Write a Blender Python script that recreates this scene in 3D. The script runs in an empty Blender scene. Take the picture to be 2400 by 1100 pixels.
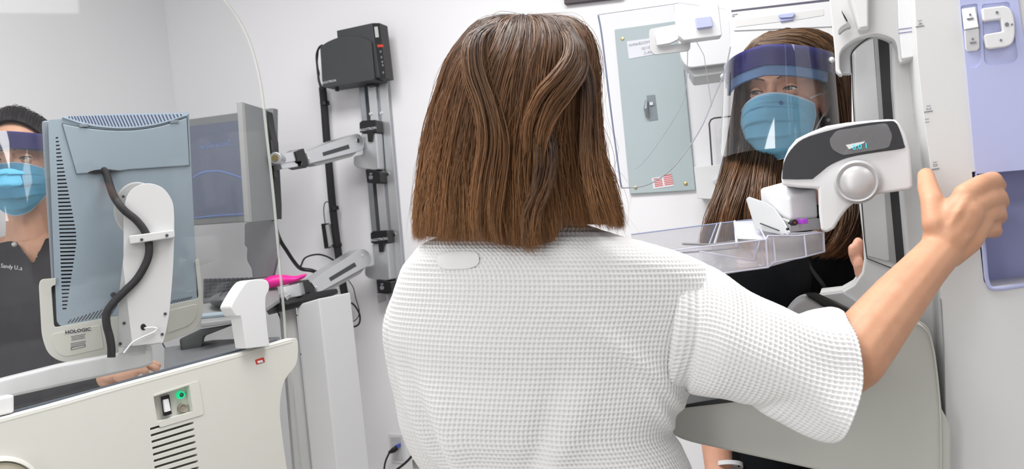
import bpy, bmesh, math, random
import numpy as np
from mathutils import Vector, Matrix, noise

# ------------------------------------------------------------------ camera, light, exposure
scene = bpy.context.scene
COL = scene.collection
FPX = 2000.0                       # focal length in pixels of the 2400 px wide frame
ROLL = math.atan(0.117)
CR, SR = math.cos(ROLL), math.sin(ROLL)
CAM = Vector((0, 0, 1.33))
cam = bpy.data.cameras.new('camera')
cam.sensor_width = 36.0
cam.lens = 36.0 * FPX / 2400.0
cam.clip_start = 0.02
cam.dof.use_dof = True
cam.dof.focus_distance = 1.45
cam.dof.aperture_fstop = 9.0
cam_o = bpy.data.objects.new('camera', cam)
COL.objects.link(cam_o)
cam_o.matrix_world = Matrix(((CR, SR, 0, CAM.x), (0, 0, -1, CAM.y), (-SR, CR, 0, CAM.z), (0, 0, 0, 1)))
scene.camera = cam_o
world = bpy.data.worlds.new('world')
scene.world = world
world.use_nodes = True
world.node_tree.nodes['Background'].inputs[0].default_value = (0.9, 0.93, 1, 1)
world.node_tree.nodes['Background'].inputs[1].default_value = 0.3
scene.view_settings.view_transform = 'Standard'
scene.view_settings.look = 'None'
scene.view_settings.gamma = 1.0
scene.view_settings.use_curve_mapping = False
scene.view_settings.exposure = 0.0

YAW = math.radians(-20)
RM_R = Vector((math.cos(YAW), math.sin(YAW), 0))      # along the back wall
RM_N = Vector((-math.sin(YAW), math.cos(YAW), 0))     # away through the back wall
CORNER = Vector((-1.127, 3.02, 0))

def room(a, b, z):
    """a metres along the back wall from its left corner, b metres out from it, height z"""
    return CORNER + RM_R * a - RM_N * b + Vector((0, 0, z))

def area(name, a, b, z, sx, sy, power, aim=None, col=(1, 0.985, 0.97)):
    l = bpy.data.lights.new(name, 'AREA')
    l.shape = 'RECTANGLE'; l.size = sx; l.size_y = sy; l.energy = power; l.color = col
    o = bpy.data.objects.new(name, l); COL.objects.link(o)
    o.location = room(a, b, z)
    if aim is None:
        o.rotation_euler = (0, 0, YAW)
    else:
        d = aim - o.location
        o.rotation_euler = d.to_track_quat('-Z', 'Y').to_euler()
    return o
area('ceiling_lamp_back', 1.55, 1.3, 2.57, 1.4, 0.7, 38)
area('ceiling_lamp_front', 1.3, 3.3, 2.57, 1.2, 0.6, 20)
area('ceiling_lamp_right', 3.4, 1.9, 2.57, 0.6, 1.2, 9)
area('visor_fill_light', 1.0, 4.1, 1.45, 0.45, 1.8, 14, room(2.2, 0.5, 1.3))  # unseen tall panel added behind the camera for visor streaks and frontal fill

# ------------------------------------------------------------------ helpers
def ray(px, py):
    u = (px - 1200.0) / FPX; v = (550.0 - py) / FPX
    return Vector((u * CR + v * SR, 1.0, -u * SR + v * CR))
def W(px, py, d):
    return CAM + ray(px, py) * d
def proj(p):
    q = Vector(p) - CAM
    x, z = q.x / q.y, q.z / q.y
    return 1200 + FPX * (x * CR - z * SR), 550 - FPX * (x * SR + z * CR)

class Pl:
    """an upright plane through pixel (px,py) at distance d, its right end receding for yaw > 0"""
    def __init__(s, px, py, d, yaw=0.0, pitch=0.0):
        s.o = W(px, py, d); a = math.radians(yaw)
        s.r = Vector((math.cos(a), math.sin(a), 0)); s.n = Vector((-math.sin(a), math.cos(a), 0)); s.u = Vector((0, 0, 1))
        if pitch:
            m = Matrix.Rotation(math.radians(pitch), 3, s.r); s.n = m @ s.n; s.u = m @ s.u
    def hit(s, px, py, off=0.0):
        d = ray(px, py); t = ((s.o - CAM).dot(s.n) + off) / d.dot(s.n)
        return CAM + d * t

def rnd(poly, r, seg=5):
    """fillet every corner of a 2-D polygon by r (a number or a list)"""
    out = []; n = len(poly)
    for i, p in enumerate(poly):
        rr = r[i] if isinstance(r, (list, tuple)) else r
        p = Vector(p).to_2d() if len(p) > 2 else Vector(p)
        a = Vector(poly[i - 1][:2]); b = Vector(poly[(i + 1) % n][:2])
        da, db = a - p, b - p
        k = min(rr, da.length * .48, db.length * .48)
        if k < 1e-6: out.append((p.x, p.y)); continue
        s0 = p + da.normalized() * k; s1 = p + db.normalized() * k
        for j in range(seg + 1):
            t = j / seg
            q = s0 * (1 - t) ** 2 + p * 2 * t * (1 - t) + s1 * t * t
            out.append((q.x, q.y))
    return out
def spl(pts, n=6, closed=False):
    """Catmull-Rom through points (tuples of any length)"""
    P = [np.array(p, float) for p in pts]; N = len(P); out = []
    rng = range(N) if closed else range(N - 1)
    for i in rng:
        p1, p2 = P[i], P[(i + 1) % N]
        p0 = P[i - 1] if (closed or i > 0) else 2 * p1 - p2
        p3 = P[(i + 2) % N] if (closed or i + 2 < N) else 2 * p2 - p1
        for j in range(n):
            t = j / n
            out.append(tuple(.5 * (2 * p1 + (p2 - p0) * t + (2 * p0 - 5 * p1 + 4 * p2 - p3) * t * t + (3 * p1 - p0 - 3 * p2 + p3) * t ** 3)))
    if not closed: out.append(tuple(P[-1]))
    return out
def circ(cx, cy, rx, ry=None, n=28, a0=0):
    ry = rx if ry is None else ry
    return [(cx + rx * math.cos(a0 + 2 * math.pi * i / n), cy + ry * math.sin(a0 + 2 * math.pi * i / n)) for i in range(n)]

class MB:
    def __init__(s): s.v = []; s.f = []
    def add(s, vs, fs):
        k = len(s.v); s.v += [Vector(v) for v in vs]; s.f += [tuple(i + k for i in f) for f in fs]; return s
    def extrude(s, ring, vec):
        n = len(ring); ring = [Vector(p) for p in ring]; vec = Vector(vec)
        s.add(ring + [p + vec for p in ring],
              [tuple(range(n)), tuple(range(2 * n - 1, n - 1, -1))] + [((i + 1) % n, i, n + i, n + (i + 1) % n) for i in range(n)])
        return s
    def prism(s, pl, poly, off=0.0, thick=0.02):
        return s.extrude([pl.hit(x, y, off) for x, y in poly], pl.n * thick)
    def loft(s, rings, cap=True):
        n = len(rings[0]); k = len(s.v)
        for r in rings: s.v += [Vector(p) for p in r]
        for j in range(len(rings) - 1):
            for i in range(n):
                a = k + j * n
                s.f.append((a + i, a + (i + 1) % n, a + n + (i + 1) % n, a + n + i))
        if cap:
            s.f.append(tuple(k + i for i in range(n))[::-1]); s.f.append(tuple(k + (len(rings) - 1) * n + i for i in range(n)))
        return s
    def tube(s, pts, r, n=10, cap=True, flat=1.0):
        pts = [Vector(p) for p in pts]; rings = []
        t = (pts[1] - pts[0]).normalized()
        ref = Vector((0, 0, 1)) if abs(t.z) < .8 else Vector((0, 1, 0))
        a = t.cross(ref).normalized(); prev = t
        for i, p in enumerate(pts):
            t = (pts[min(i + 1, len(pts) - 1)] - pts[max(i - 1, 0)])
            t = t.normalized() if t.length > 1e-9 else prev
            q = prev.rotation_difference(t); a = (q @ a); a = (a - t * a.dot(t)).normalized(); b = t.cross(a); prev = t
            rr = r[i] if isinstance(r, (list, tuple)) else r
            rings.append([p + a * (rr * math.cos(2 * math.pi * j / n)) + b * (rr * flat * math.sin(2 * math.pi * j / n)) for j in range(n)])
        return s.loft(rings, cap)
    def cyl(s, p0, p1, r, r1=None, n=28):
        return s.tube([p0, p1], [r, r if r1 is None else r1], n)
    def lathe(s, o, axis, prof, n=36):
        """prof: (distance along axis, radius)"""
        o = Vector(o); ax = Vector(axis).normalized()
        a = ax.cross(Vector((0, 0, 1)) if abs(ax.z) < .8 else Vector((1, 0, 0))).normalized(); b = ax.cross(a)
        rings = [[o + ax * h + (a * math.cos(2 * math.pi * j / n) + b * math.sin(2 * math.pi * j / n)) * max(r, 1e-5) for j in range(n)] for h, r in prof]
        return s.loft(rings)
    def ell(s, c, ax, nu=20, nv=12):
        """ellipsoid: centre, three axis vectors"""
        A, B, C = [Vector(x) for x in ax]; c = Vector(c); rings = []
        for j in range(nv + 1):
            th = math.pi * (j + (0.02 if j == 0 else (-0.02 if j == nv else 0))) / nv
            rings.append([c + C * math.cos(th) + (A * math.cos(2 * math.pi * i / nu) + B * math.sin(2 * math.pi * i / nu)) * math.sin(th) for i in range(nu)])
        return s.loft(rings)
    def ball(s, c, r, nu=18, nv=10):
        return s.ell(c, (Vector((r, 0, 0)), Vector((0, r, 0)), Vector((0, 0, r))), nu, nv)
    def chain(s, pts, n=14):
        """list of (point, radius): tapered limb with a ball at each joint"""
        for p, r in pts: s.ball(p, r, n, 9)
        for (p, r), (q, t) in zip(pts, pts[1:]):
            if (Vector(p) - Vector(q)).length > 1e-4: s.tube([p, q], [r, t], n)
        return s
    def boxf(s, o, r, u, n, w, h, d):
        """box centred at o in a frame of unit axes, full sizes w (r), h (u), d (n)"""
        o = Vector(o); q = []
        for k in (-.5, .5):
            for (i, j) in ((-.5, -.5), (.5, -.5), (.5, .5), (-.5, .5)): q.append(o + r * (w * i) + u * (h * j) + n * (d * k))
        return s.add(q, [(0, 3, 2, 1), (4, 5, 6, 7), (0, 1, 5, 4), (1, 2, 6, 5), (2, 3, 7, 6), (3, 0, 4, 7)])

ORG = {}
def link(name, me, m, parent=None, origin=None):
    co = np.empty(len(me.vertices) * 3, 'f'); me.vertices.foreach_get('co', co); co = co.reshape(-1, 3)
    if origin is None:
        lo, hi = co.min(0), co.max(0); origin = Vector(((lo[0] + hi[0]) / 2, (lo[1] + hi[1]) / 2, (lo[2] + hi[2]) / 2))
        if parent is None: origin.z = lo[2]
    co -= np.array(origin, 'f'); me.vertices.foreach_set('co', co.ravel()); me.update()
    o = bpy.data.objects.new(name, me); COL.objects.link(o)
    ORG[o.name] = Vector(origin)
    if parent is not None:
        o.parent = parent; o.location = Vector(origin) - ORG[parent.name]
    else: o.location = origin
    if m is not None:
        me.materials.clear(); me.materials.append(m)
    return o
def obj(name, mb, m, parent=None, bevel=0.0, seg=3, ang=35, flat=False, origin=None, cut=None, sub=0):
    me = bpy.data.meshes.new(name); me.from_pydata([tuple(v) for v in mb.v], [], mb.f)
    bm = bmesh.new(); bm.from_mesh(me); bmesh.ops.recalc_face_normals(bm, faces=bm.faces)
    bm.to_mesh(me); bm.free()
    if cut is not None:
        t = bpy.data.objects.new('t', me); COL.objects.link(t)
        cm = bpy.data.meshes.new('c'); cm.from_pydata([tuple(v) for v in cut.v], [], cut.f)
        bm = bmesh.new(); bm.from_mesh(cm); bmesh.ops.recalc_face_normals(bm, faces=bm.faces); bm.to_mesh(cm); bm.free()
        c = bpy.data.objects.new('c', cm); COL.objects.link(c)
        md = t.modifiers.new('b', 'BOOLEAN'); md.operation = 'DIFFERENCE'; md.object = c; md.solver = 'EXACT'
        me2 = bpy.data.meshes.new_from_object(t.evaluated_get(bpy.context.evaluated_depsgraph_get()))
        bpy.data.objects.remove(t); bpy.data.objects.remove(c); me = me2; me.name = name
    me.shade_smooth() if not flat else me.shade_flat()
    if not flat and not bevel and not sub: me.set_sharp_from_angle(angle=math.radians(ang))
    o = link(name, me, m, parent, origin)
    if sub:
        md = o.modifiers.new('sub', 'SUBSURF'); md.levels = sub; md.render_levels = sub
    if bevel:
        md = o.modifiers.new('bevel', 'BEVEL'); md.width = bevel; md.segments = seg; md.limit_method = 'ANGLE'; md.angle_limit = math.radians(ang); md.use_clamp_overlap = True
        md = o.modifiers.new('wn', 'WEIGHTED_NORMAL'); md.keep_sharp = True; md.weight = 80
    return o
def organic(name, mb, m, parent, voxel=0.004, smooth=6, extra=None, disp=None, dele=None):
    """one continuous skin grown over overlapping volumes"""
    me = bpy.data.meshes.new(name); me.from_pydata([tuple(v) for v in mb.v], [], mb.f)
    bm = bmesh.new(); bm.from_mesh(me); bmesh.ops.recalc_face_normals(bm, faces=bm.faces); bm.to_mesh(me); bm.free()
    t = bpy.data.objects.new('t', me); COL.objects.link(t)
    md = t.modifiers.new('r', 'REMESH'); md.mode = 'VOXEL'; md.voxel_size = voxel; md.adaptivity = 0
    md = t.modifiers.new('s', 'SMOOTH'); md.factor = .5; md.iterations = smooth
    me2 = bpy.data.meshes.new_from_object(t.evaluated_get(bpy.context.evaluated_depsgraph_get()))
    bpy.data.objects.remove(t); me2.name = name
    if disp:
        nv = len(me2.vertices); ns = [v.normal.copy() for v in me2.vertices]
        for v, n in zip(me2.vertices, ns): v.co = v.co + n * disp(v.co, n)
    if dele or extra:
        bm = bmesh.new(); bm.from_mesh(me2)
        if dele:
            bmesh.ops.delete(bm, geom=[f for f in bm.faces if dele(f.calc_center_median(), f.normal)], context='FACES')
        if extra:
            e = bpy.data.meshes.new('e'); e.from_pydata([tuple(v) for v in extra.v], [], extra.f); bm.from_mesh(e)
        bm.to_mesh(me2); bm.free()
    me2.shade_smooth()
    return link(name, me2, m, parent)
def npmesh(name, V, Q, UV, m, parent, tri=False):
    V = np.asarray(V, 'f'); Q = np.asarray(Q, 'i'); k = Q.shape[1]
    me = bpy.data.meshes.new(name)
    me.vertices.add(len(V)); me.vertices.foreach_set('co', V.ravel())
    me.loops.add(Q.size); me.loops.foreach_set('vertex_index', Q.ravel())
    me.polygons.add(len(Q)); me.polygons.foreach_set('loop_start', np.arange(0, Q.size, k, dtype='i'))
    me.update(calc_edges=True)
    if UV is not None:
        ul = me.uv_layers.new(name='uv'); ul.data.foreach_set('uv', np.asarray(UV, 'f')[Q.ravel()].ravel())
    me.shade_smooth()
    return link(name, me, m, parent)
def tag(o, label=None, cat=None, group=None, kind=None):
    if label: o['label'] = label
    if cat: o['category'] = cat
    if group: o['group'] = group
    if kind: o['kind'] = kind
    return o
def thing(name, label, cat, loc, group=None):
    o = bpy.data.objects.new(name, None); COL.objects.link(o); o.location = loc; o.empty_display_size = .05
    ORG[o.name] = Vector(loc)
    return tag(o, label, cat, group)
def clone(src, parent, delta, rot=None):
    o = src.copy(); COL.objects.link(o); o.parent = parent
    o.location = src.location + Vector(delta)
    ORG[o.name] = ORG[src.name] + Vector(delta)
    return o

# ------------------------------------------------------------------ materials
def srgb(r, g, b):
    f = lambda c: (c / 255 / 12.92) if c / 255 <= .04045 else ((c / 255 + .055) / 1.055) ** 2.4
    return (f(r), f(g), f(b), 1)
def mat(name, c, rough=.45, metal=0.0, var=.03, scale=30, bump=0.0, bscale=400, spec=.5, coat=0, emit=None, es=0, sss=0, alpha=None):
    m = bpy.data.materials.new(name); m.use_nodes = True; nt = m.node_tree; N = nt.nodes; L = nt.links
    b = N['Principled BSDF']; b.inputs['Roughness'].default_value = rough; b.inputs['Metallic'].default_value = metal
    b.inputs['Specular IOR Level'].default_value = spec; b.inputs['Coat Weight'].default_value = coat
    tc = N.new('ShaderNodeTexCoord'); nz = N.new('ShaderNodeTexNoise'); nz.inputs['Scale'].default_value = scale; nz.inputs['Detail'].default_value = 3
    L.new(tc.outputs['Object'], nz.inputs['Vector'])
    mx = N.new('ShaderNodeMix'); mx.data_type = 'RGBA'
    col = srgb(*c) if len(c) == 3 else c
    mx.inputs[6].default_value = tuple(x * (1 - var) for x in col[:3]) + (1,)
    mx.inputs[7].default_value = tuple(min(1, x * (1 + var)) for x in col[:3]) + (1,)
    L.new(nz.outputs['Fac'], mx.inputs[0]); L.new(mx.outputs[2], b.inputs['Base Color'])
    if bump:
        n2 = N.new('ShaderNodeTexNoise'); n2.inputs['Scale'].default_value = bscale; L.new(tc.outputs['Object'], n2.inputs['Vector'])
        bp = N.new('ShaderNodeBump'); bp.inputs['Strength'].default_value = bump; bp.inputs['Distance'].default_value = .001
        L.new(n2.outputs['Fac'], bp.inputs['Height']); L.new(bp.outputs[0], b.inputs['Normal'])
    if emit: b.inputs['Emission Color'].default_value = srgb(*emit); b.inputs['Emission Strength'].default_value = es
    if sss: b.inputs['Subsurface Weight'].default_value = sss; b.inputs['Subsurface Radius'].default_value = (1, .35, .2); b.inputs['Subsurface Scale'].default_value = .006
    return m
def clear(name, tint=(0.97, 0.975, 0.98), refl=1.0, ior=1.45, haze=0.0, rough=0.02):
    m = bpy.data.materials.new(name); m.use_nodes = True; nt = m.node_tree; N = nt.nodes; L = nt.links
    N.remove(N['Principled BSDF']); out = N['Material Output']
    tr = N.new('ShaderNodeBsdfTransparent'); tr.inputs[0].default_value = tint + (1,)
    gl = N.new('ShaderNodeBsdfGlossy'); gl.inputs['Roughness'].default_value = rough; gl.inputs[0].default_value = (1, 1, 1, 1)
    fr = N.new('ShaderNodeFresnel'); fr.inputs[0].default_value = ior
    mu = N.new('ShaderNodeMath'); mu.operation = 'MULTIPLY'; mu.inputs[1].default_value = refl; L.new(fr.outputs[0], mu.inputs[0])
    mx = N.new('ShaderNodeMixShader'); L.new(mu.outputs[0], mx.inputs[0]); L.new(tr.outputs[0], mx.inputs[1]); L.new(gl.outputs[0], mx.inputs[2])
    last = mx
    if haze:
        df = N.new('ShaderNodeBsdfDiffuse'); df.inputs[0].default_value = (.8, .8, .82, 1)
        m2 = N.new('ShaderNodeMixShader'); m2.inputs[0].default_value = haze
        L.new(mx.outputs[0], m2.inputs[1]); L.new(df.outputs[0], m2.inputs[2]); last = m2
    L.new(last.outputs[0], out.inputs[0])
    return m
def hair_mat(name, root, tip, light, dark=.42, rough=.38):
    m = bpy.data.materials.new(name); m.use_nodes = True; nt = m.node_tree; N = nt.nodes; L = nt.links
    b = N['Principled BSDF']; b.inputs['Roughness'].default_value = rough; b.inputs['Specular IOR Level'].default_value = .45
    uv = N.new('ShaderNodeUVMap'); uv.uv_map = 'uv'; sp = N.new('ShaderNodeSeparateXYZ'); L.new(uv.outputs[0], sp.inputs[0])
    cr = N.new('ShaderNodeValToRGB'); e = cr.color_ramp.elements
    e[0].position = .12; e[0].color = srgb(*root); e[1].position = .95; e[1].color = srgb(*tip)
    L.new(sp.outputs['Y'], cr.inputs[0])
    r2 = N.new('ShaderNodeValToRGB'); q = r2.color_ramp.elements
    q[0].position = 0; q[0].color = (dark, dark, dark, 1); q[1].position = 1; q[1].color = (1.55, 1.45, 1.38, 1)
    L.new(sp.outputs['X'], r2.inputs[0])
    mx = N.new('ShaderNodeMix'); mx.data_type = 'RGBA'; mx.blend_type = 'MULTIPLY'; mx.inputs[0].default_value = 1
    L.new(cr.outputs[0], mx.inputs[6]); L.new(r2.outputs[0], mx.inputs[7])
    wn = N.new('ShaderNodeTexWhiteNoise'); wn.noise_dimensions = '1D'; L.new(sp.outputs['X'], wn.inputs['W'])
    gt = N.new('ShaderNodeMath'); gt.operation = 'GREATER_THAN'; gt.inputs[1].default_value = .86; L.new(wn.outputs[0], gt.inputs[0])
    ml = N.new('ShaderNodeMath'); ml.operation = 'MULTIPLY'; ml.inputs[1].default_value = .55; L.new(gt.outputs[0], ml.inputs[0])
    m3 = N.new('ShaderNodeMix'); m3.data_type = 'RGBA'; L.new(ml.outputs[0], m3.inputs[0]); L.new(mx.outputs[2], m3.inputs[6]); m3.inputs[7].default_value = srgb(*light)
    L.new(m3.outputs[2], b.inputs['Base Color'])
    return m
def skin_mat(name, c, c2):
    m = mat(name, c, .5, 0, .0, 40, .25, 700, .4, sss=.12); nt = m.node_tree; N = nt.nodes; L = nt.links
    mx = [n for n in N if n.type == 'MIX'][0]; mx.inputs[6].default_value = srgb(*c); mx.inputs[7].default_value = srgb(*c2)
    return m

WALL = mat('wall_paint', (236, 236, 239), .75, 0, .01, 3, .06, 300, .3)
CEIL = mat('ceiling_paint', (238, 238, 238), .9)
FLOOR = mat('vinyl_floor', (178, 176, 170), .4, 0, .05, 12)
WHITE = mat('white_plastic', (219, 220, 222), .38, 0, .01, 8, .03, 900)
CREAM = mat('cream_plastic', (214, 214, 207), .42, 0, .012, 8, .05, 900)
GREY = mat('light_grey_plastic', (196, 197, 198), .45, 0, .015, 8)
GANTRY = mat('gantry_plastic', (212, 213, 213), .42, 0, .012, 6)
MIDGREY = mat('mid_grey_plastic', (150, 151, 152), .5)
DETGREY = mat('detector_cover_plastic', (184, 185, 179), .4, 0, .015, 6)
DARK = mat('dark_grey_plastic', (58, 60, 63), .5, 0, .04, 30, .15, 600)
BLACK = mat('black_plastic', (22, 22, 24), .42)
RUB = mat('black_rubber', (30, 28, 33), .6)
BRAID = mat('braided_sleeve', (34, 33, 36), .7, 0, .35, 600, .8, 900)
ALU = mat('brushed_aluminium', (168, 172, 178), .32, .85, .05, 60)
ALUL = mat('cast_aluminium', (205, 207, 210), .3, .7, .04, 40)
CHROME = mat('chrome', (205, 207, 210), .12, 1.0)
BLUEG = mat('blue_grey_casing', (156, 171, 184), .42, 0, .02, 10, .04, 900)
BLUEGL = mat('pale_blue_grey_casing', (188, 204, 222), .4)
BLUEGD = mat('bezel_blue_grey', (136, 146, 156), .4)
LAV = mat('lavender_plastic', (178, 184, 222), .42, 0, .012, 8)
LAVD = mat('recess_lavender_plastic', (165, 170, 214), .45)
PANELG = mat('electrical_panel_paint', (170, 184, 187), .45, 0, .03, 6, .1, 200)
PAPER = mat('label_paper', (226, 227, 234), .7)
INK = mat('ink', (50, 52, 72), .6)
INKG = mat('grey_ink', (120, 122, 130), .6)
REDP = mat('red_ink', (208, 66, 50), .5)
REDL = mat('red_label', (200, 60, 40), .5)
PINK = mat('pink_film', (244, 40, 160), .45, 0, .1, 30, .4, 60)
GREENL = mat('green_lamp', (30, 190, 130), .3, emit=(20, 200, 130), es=.8)
CYANL = mat('cyan_digits', (20, 190, 200), .3, emit=(20, 190, 205), es=1.0)
GLOSSB = mat('glossy_black_window', (30, 32, 36), .06, 0, .0, 10, coat=.6)
KNOB = mat('knob_silver', (196, 196, 197), .35, .25)
PURPLE = mat('purple_button', (170, 70, 205), .4)
BRASS = mat('brass_screw', (190, 170, 120), .3, .9)
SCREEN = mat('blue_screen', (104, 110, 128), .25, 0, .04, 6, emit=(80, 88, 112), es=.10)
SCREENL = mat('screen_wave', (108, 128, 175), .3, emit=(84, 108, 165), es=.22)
MONG = mat('monitor_grey', (128, 131, 133), .5, 0, .06, 40)
DESKG = mat('desk_grey', (120, 122, 126), .5)
KEYG = mat('keyboard_grey', (92, 93, 98), .5)
BEIGE = mat('beige_plastic', (176, 170, 150), .45)
GLASS = clear('leaded_glass', (0.955, 0.96, 0.955), .55, 1.45)
GLASSE = mat('glass_edge', (150, 158, 140), .3, spec=.4)
ACRYL = clear('clear_acrylic', (0.975, 0.978, 0.985), .8, 1.4)
ACRYLE = mat('acrylic_edge', (205, 208, 218), .2)
ACRYLB = mat('blue_acrylic_edge', (150, 160, 190), .2)
PADDLE = clear('paddle_acrylic', (0.94, 0.94, 0.955), .7, 1.45, .15)
PADDLEE = mat('paddle_edge', (196, 196, 212), .15, spec=.7)
SMOKE = clear('smoked_cover', (0.9, 0.9, 0.92), 2.5, 1.5, .10)
VISOR = clear('visor_film', (0.995, 0.995, 0.995), 1.8, 1.5, .0, .03)
DEEP = mat('deep_black', (6, 6, 7), .9, spec=.1)
BAND = mat('dark_blue_band', (44, 42, 120), .45, 0, .03, 20)
FOAM = mat('light_blue_foam', (110, 145, 190), .6)
SCRUBB = mat('black_scrubs', (17, 20, 24), .85, 0, .2, 60, .3, 1200, .2)
SCRUBG = mat('charcoal_scrubs', (62, 62, 66), .85, 0, .1, 60, .3, 1200, .2)
SKIN1 = skin_mat('tanned_skin', (212, 164, 132), (196, 142, 112))
SKIN2 = skin_mat('fair_skin', (222, 172, 148), (204, 148, 124))
SKIN3 = skin_mat('light_skin', (214, 172, 148), (204, 154, 130))
HAIRA = hair_mat('brown_hair', (70, 54, 46), (138, 98, 60), (164, 122, 86))
HAIRB = hair_mat('long_brown_hair', (84, 64, 46), (112, 76, 46), (150, 112, 74))
HAIRC = hair_mat('dark_hair', (42, 40, 44), (34, 32, 36), (90, 88, 94))

def text(name, s, o, r, u, size, m, parent, mirror=False, ext=.0002, align='CENTER', bold=0):
    c = bpy.data.curves.new('t', 'FONT'); c.body = s; c.size = 1; c.align_x = align; c.align_y = 'CENTER'; c.extrude = 0.0; c.offset = bold; c.resolution_u = 2
    t = bpy.data.objects.new('t', c); COL.objects.link(t)
    me = bpy.data.meshes.new_from_object(t.evaluated_get(bpy.context.evaluated_depsgraph_get()))
    bpy.data.objects.remove(t)
    n = r.cross(u)
    sx = -1 if mirror else 1
    for v in me.vertices: v.co = Vector(o) + r * (v.co.x * size * sx) + u * (v.co.y * size) + n * v.co.z
    me.name = name
    return link(name, me, m, parent)
def ptext(name, s, pl, px, py, hpx, m, parent, off=-.0012, mirror=False, rot=0, bold=0):
    p = pl.hit(px, py, off); d = (p - CAM).y
    r, u = pl.r, pl.u
    if rot:
        a = math.radians(rot); r, u = pl.r * math.cos(a) + pl.u * math.sin(a), pl.u * math.cos(a) - pl.r * math.sin(a)
    return text(name, s, p, r, u, hpx * d / FPX * 1.25, m, parent, mirror, bold=bold)

# ------------------------------------------------------------------ hair and waffle cloth
def resample(g, K):
    g = np.array(g, float); o = spl([tuple(x) for x in g], 8); o = np.array(o)
    d = np.r_[0, np.cumsum(np.linalg.norm(np.diff(o, axis=0), axis=1))]; t = np.linspace(0, d[-1], K)
    return np.stack([np.interp(t, d, o[:, i]) for i in range(3)], 1)
def guides_px(gs, K=22):
    return np.array([resample([tuple(W(*p)) for p in g], K) for g in gs])
def hair(name, groups, m, parent, seed=1):
    """groups: dicts with guides (G,K,3), n, r, spread, wander, frizz, tipvar"""
    rs = np.random.RandomState(seed); Vs, Qs, UVs = [], [], []; off = 0
    for gr in groups:
        G = gr['g']; ng, K, _ = G.shape; n = gr['n']
        spread = gr.get('spread', .004); wander = gr.get('wander', .3); frizz = gr.get('frizz', .001); tv = gr.get('tipvar', .1); rad = gr.get('r', .0006)
        t = np.linspace(0, 1, K)
        # sheet under the strands
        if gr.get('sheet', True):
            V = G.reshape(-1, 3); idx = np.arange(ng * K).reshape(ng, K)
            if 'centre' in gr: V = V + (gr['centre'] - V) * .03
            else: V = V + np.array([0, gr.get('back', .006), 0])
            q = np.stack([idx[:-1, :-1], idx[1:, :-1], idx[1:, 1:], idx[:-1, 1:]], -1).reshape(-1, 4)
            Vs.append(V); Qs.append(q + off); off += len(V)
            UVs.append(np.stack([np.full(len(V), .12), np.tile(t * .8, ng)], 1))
        s0 = rs.rand(n) * (ng - 1)
        ncl = max(4, int((ng - 1) * gr.get('clumps', 6)))
        ccl = rs.rand(ncl) * (ng - 1); near = ccl[np.abs(s0[:, None] - ccl[None]).argmin(1)]
        cph = rs.rand(ncl, 3) * 6.28; ci = np.abs(s0[:, None] - ccl[None]).argmin(1)
        wan = wander * (np.sin(t[None] * 3.1 + cph[ci][:, :1]) - np.sin(cph[ci][:, :1])) * t[None] * .6
        s = s0[:, None] + (near - s0)[:, None] * (t[None] ** 1.2) * gr.get('clumping', .5) + wan
        s = np.clip(s, 0, ng - 1.001); i = s.astype(int); f = (s - i)[..., None]
        kk = np.arange(K)[None].repeat(n, 0)
        P = G[i, kk] * (1 - f) + G[i + 1, kk] * f
        lay = rs.rand(n)
        env = np.minimum(1, t * 5)[None, :, None] * .7 + .3
        if 'centre' in gr:
            cc = gr['centre']; out = P - cc; out /= np.linalg.norm(out, axis=2, keepdims=True) + 1e-9
        else: out = np.zeros_like(P); out[..., 1] = -1
        P = P + out * ((lay[:, None, None] - gr.get('inset', .0)) * spread) * env
        P += (cph[ci][:, None, :] / 6.28 - .5) * spread * gr.get('clumpoff', .9) * np.minimum(1, t * 2.5)[None, :, None]
        P += (rs.rand(n, 1, 3) - .5) * spread * .8 * env
        ph = rs.rand(n, 3, 2) * 6.28; am = frizz * (rs.rand(n, 1, 1) ** 2 * 2.6 + .2)
        fz = np.stack([np.sin(t[None] * 9 + ph[:, a, :1]) + .5 * np.sin(t[None] * 23 + ph[:, a, 1:]) for a in range(3)], 2)
        P += fz * am * t[None, :, None]
        # length variation
        te = 1 - rs.rand(n) ** 2 * tv; tt = te[:, None] * t[None] * (K - 1); j = np.minimum(tt.astype(int), K - 2); fr = (tt - j)[..., None]
        ar = np.arange(n)[:, None]; P = P[ar, j] * (1 - fr) + P[ar, j + 1] * fr
        T = np.gradient(P, axis=1); T /= np.linalg.norm(T, axis=2, keepdims=True) + 1e-9
        A = np.cross(T, np.array([0, 1, 0.01])); A /= np.linalg.norm(A, axis=2, keepdims=True) + 1e-9
        B = np.cross(T, A)
        rr = rad * (.6 + .8 * rs.rand(n))[:, None, None] * np.minimum(1, (1.02 - t) * 5)[None, :, None]
        ring = [P + A * rr * math.cos(a) + B * rr * math.sin(a) for a in (0.5, 2.6, 4.7)]
        V = np.stack(ring, 2).reshape(-1, 3)
        idx = np.arange(n * K * 3).reshape(n, K, 3) + off
        q = [np.stack([idx[:, :-1, a], idx[:, :-1, (a + 1) % 3], idx[:, 1:, (a + 1) % 3], idx[:, 1:, a]], -1).reshape(-1, 4) for a in range(3)]
        Vs.append(V); Qs.append(np.concatenate(q)); off += len(V)
        u = np.clip(.55 * rs.rand(n) + .45 * ((ci * 7919 % 97) / 97.), 0, 1)
        UVs.append(np.stack([np.repeat(u, K * 3), np.tile(np.repeat(t, 3), n)], 1))
    return npmesh(name, np.concatenate(Vs), np.concatenate(Qs), np.concatenate(UVs), m, parent)

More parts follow.
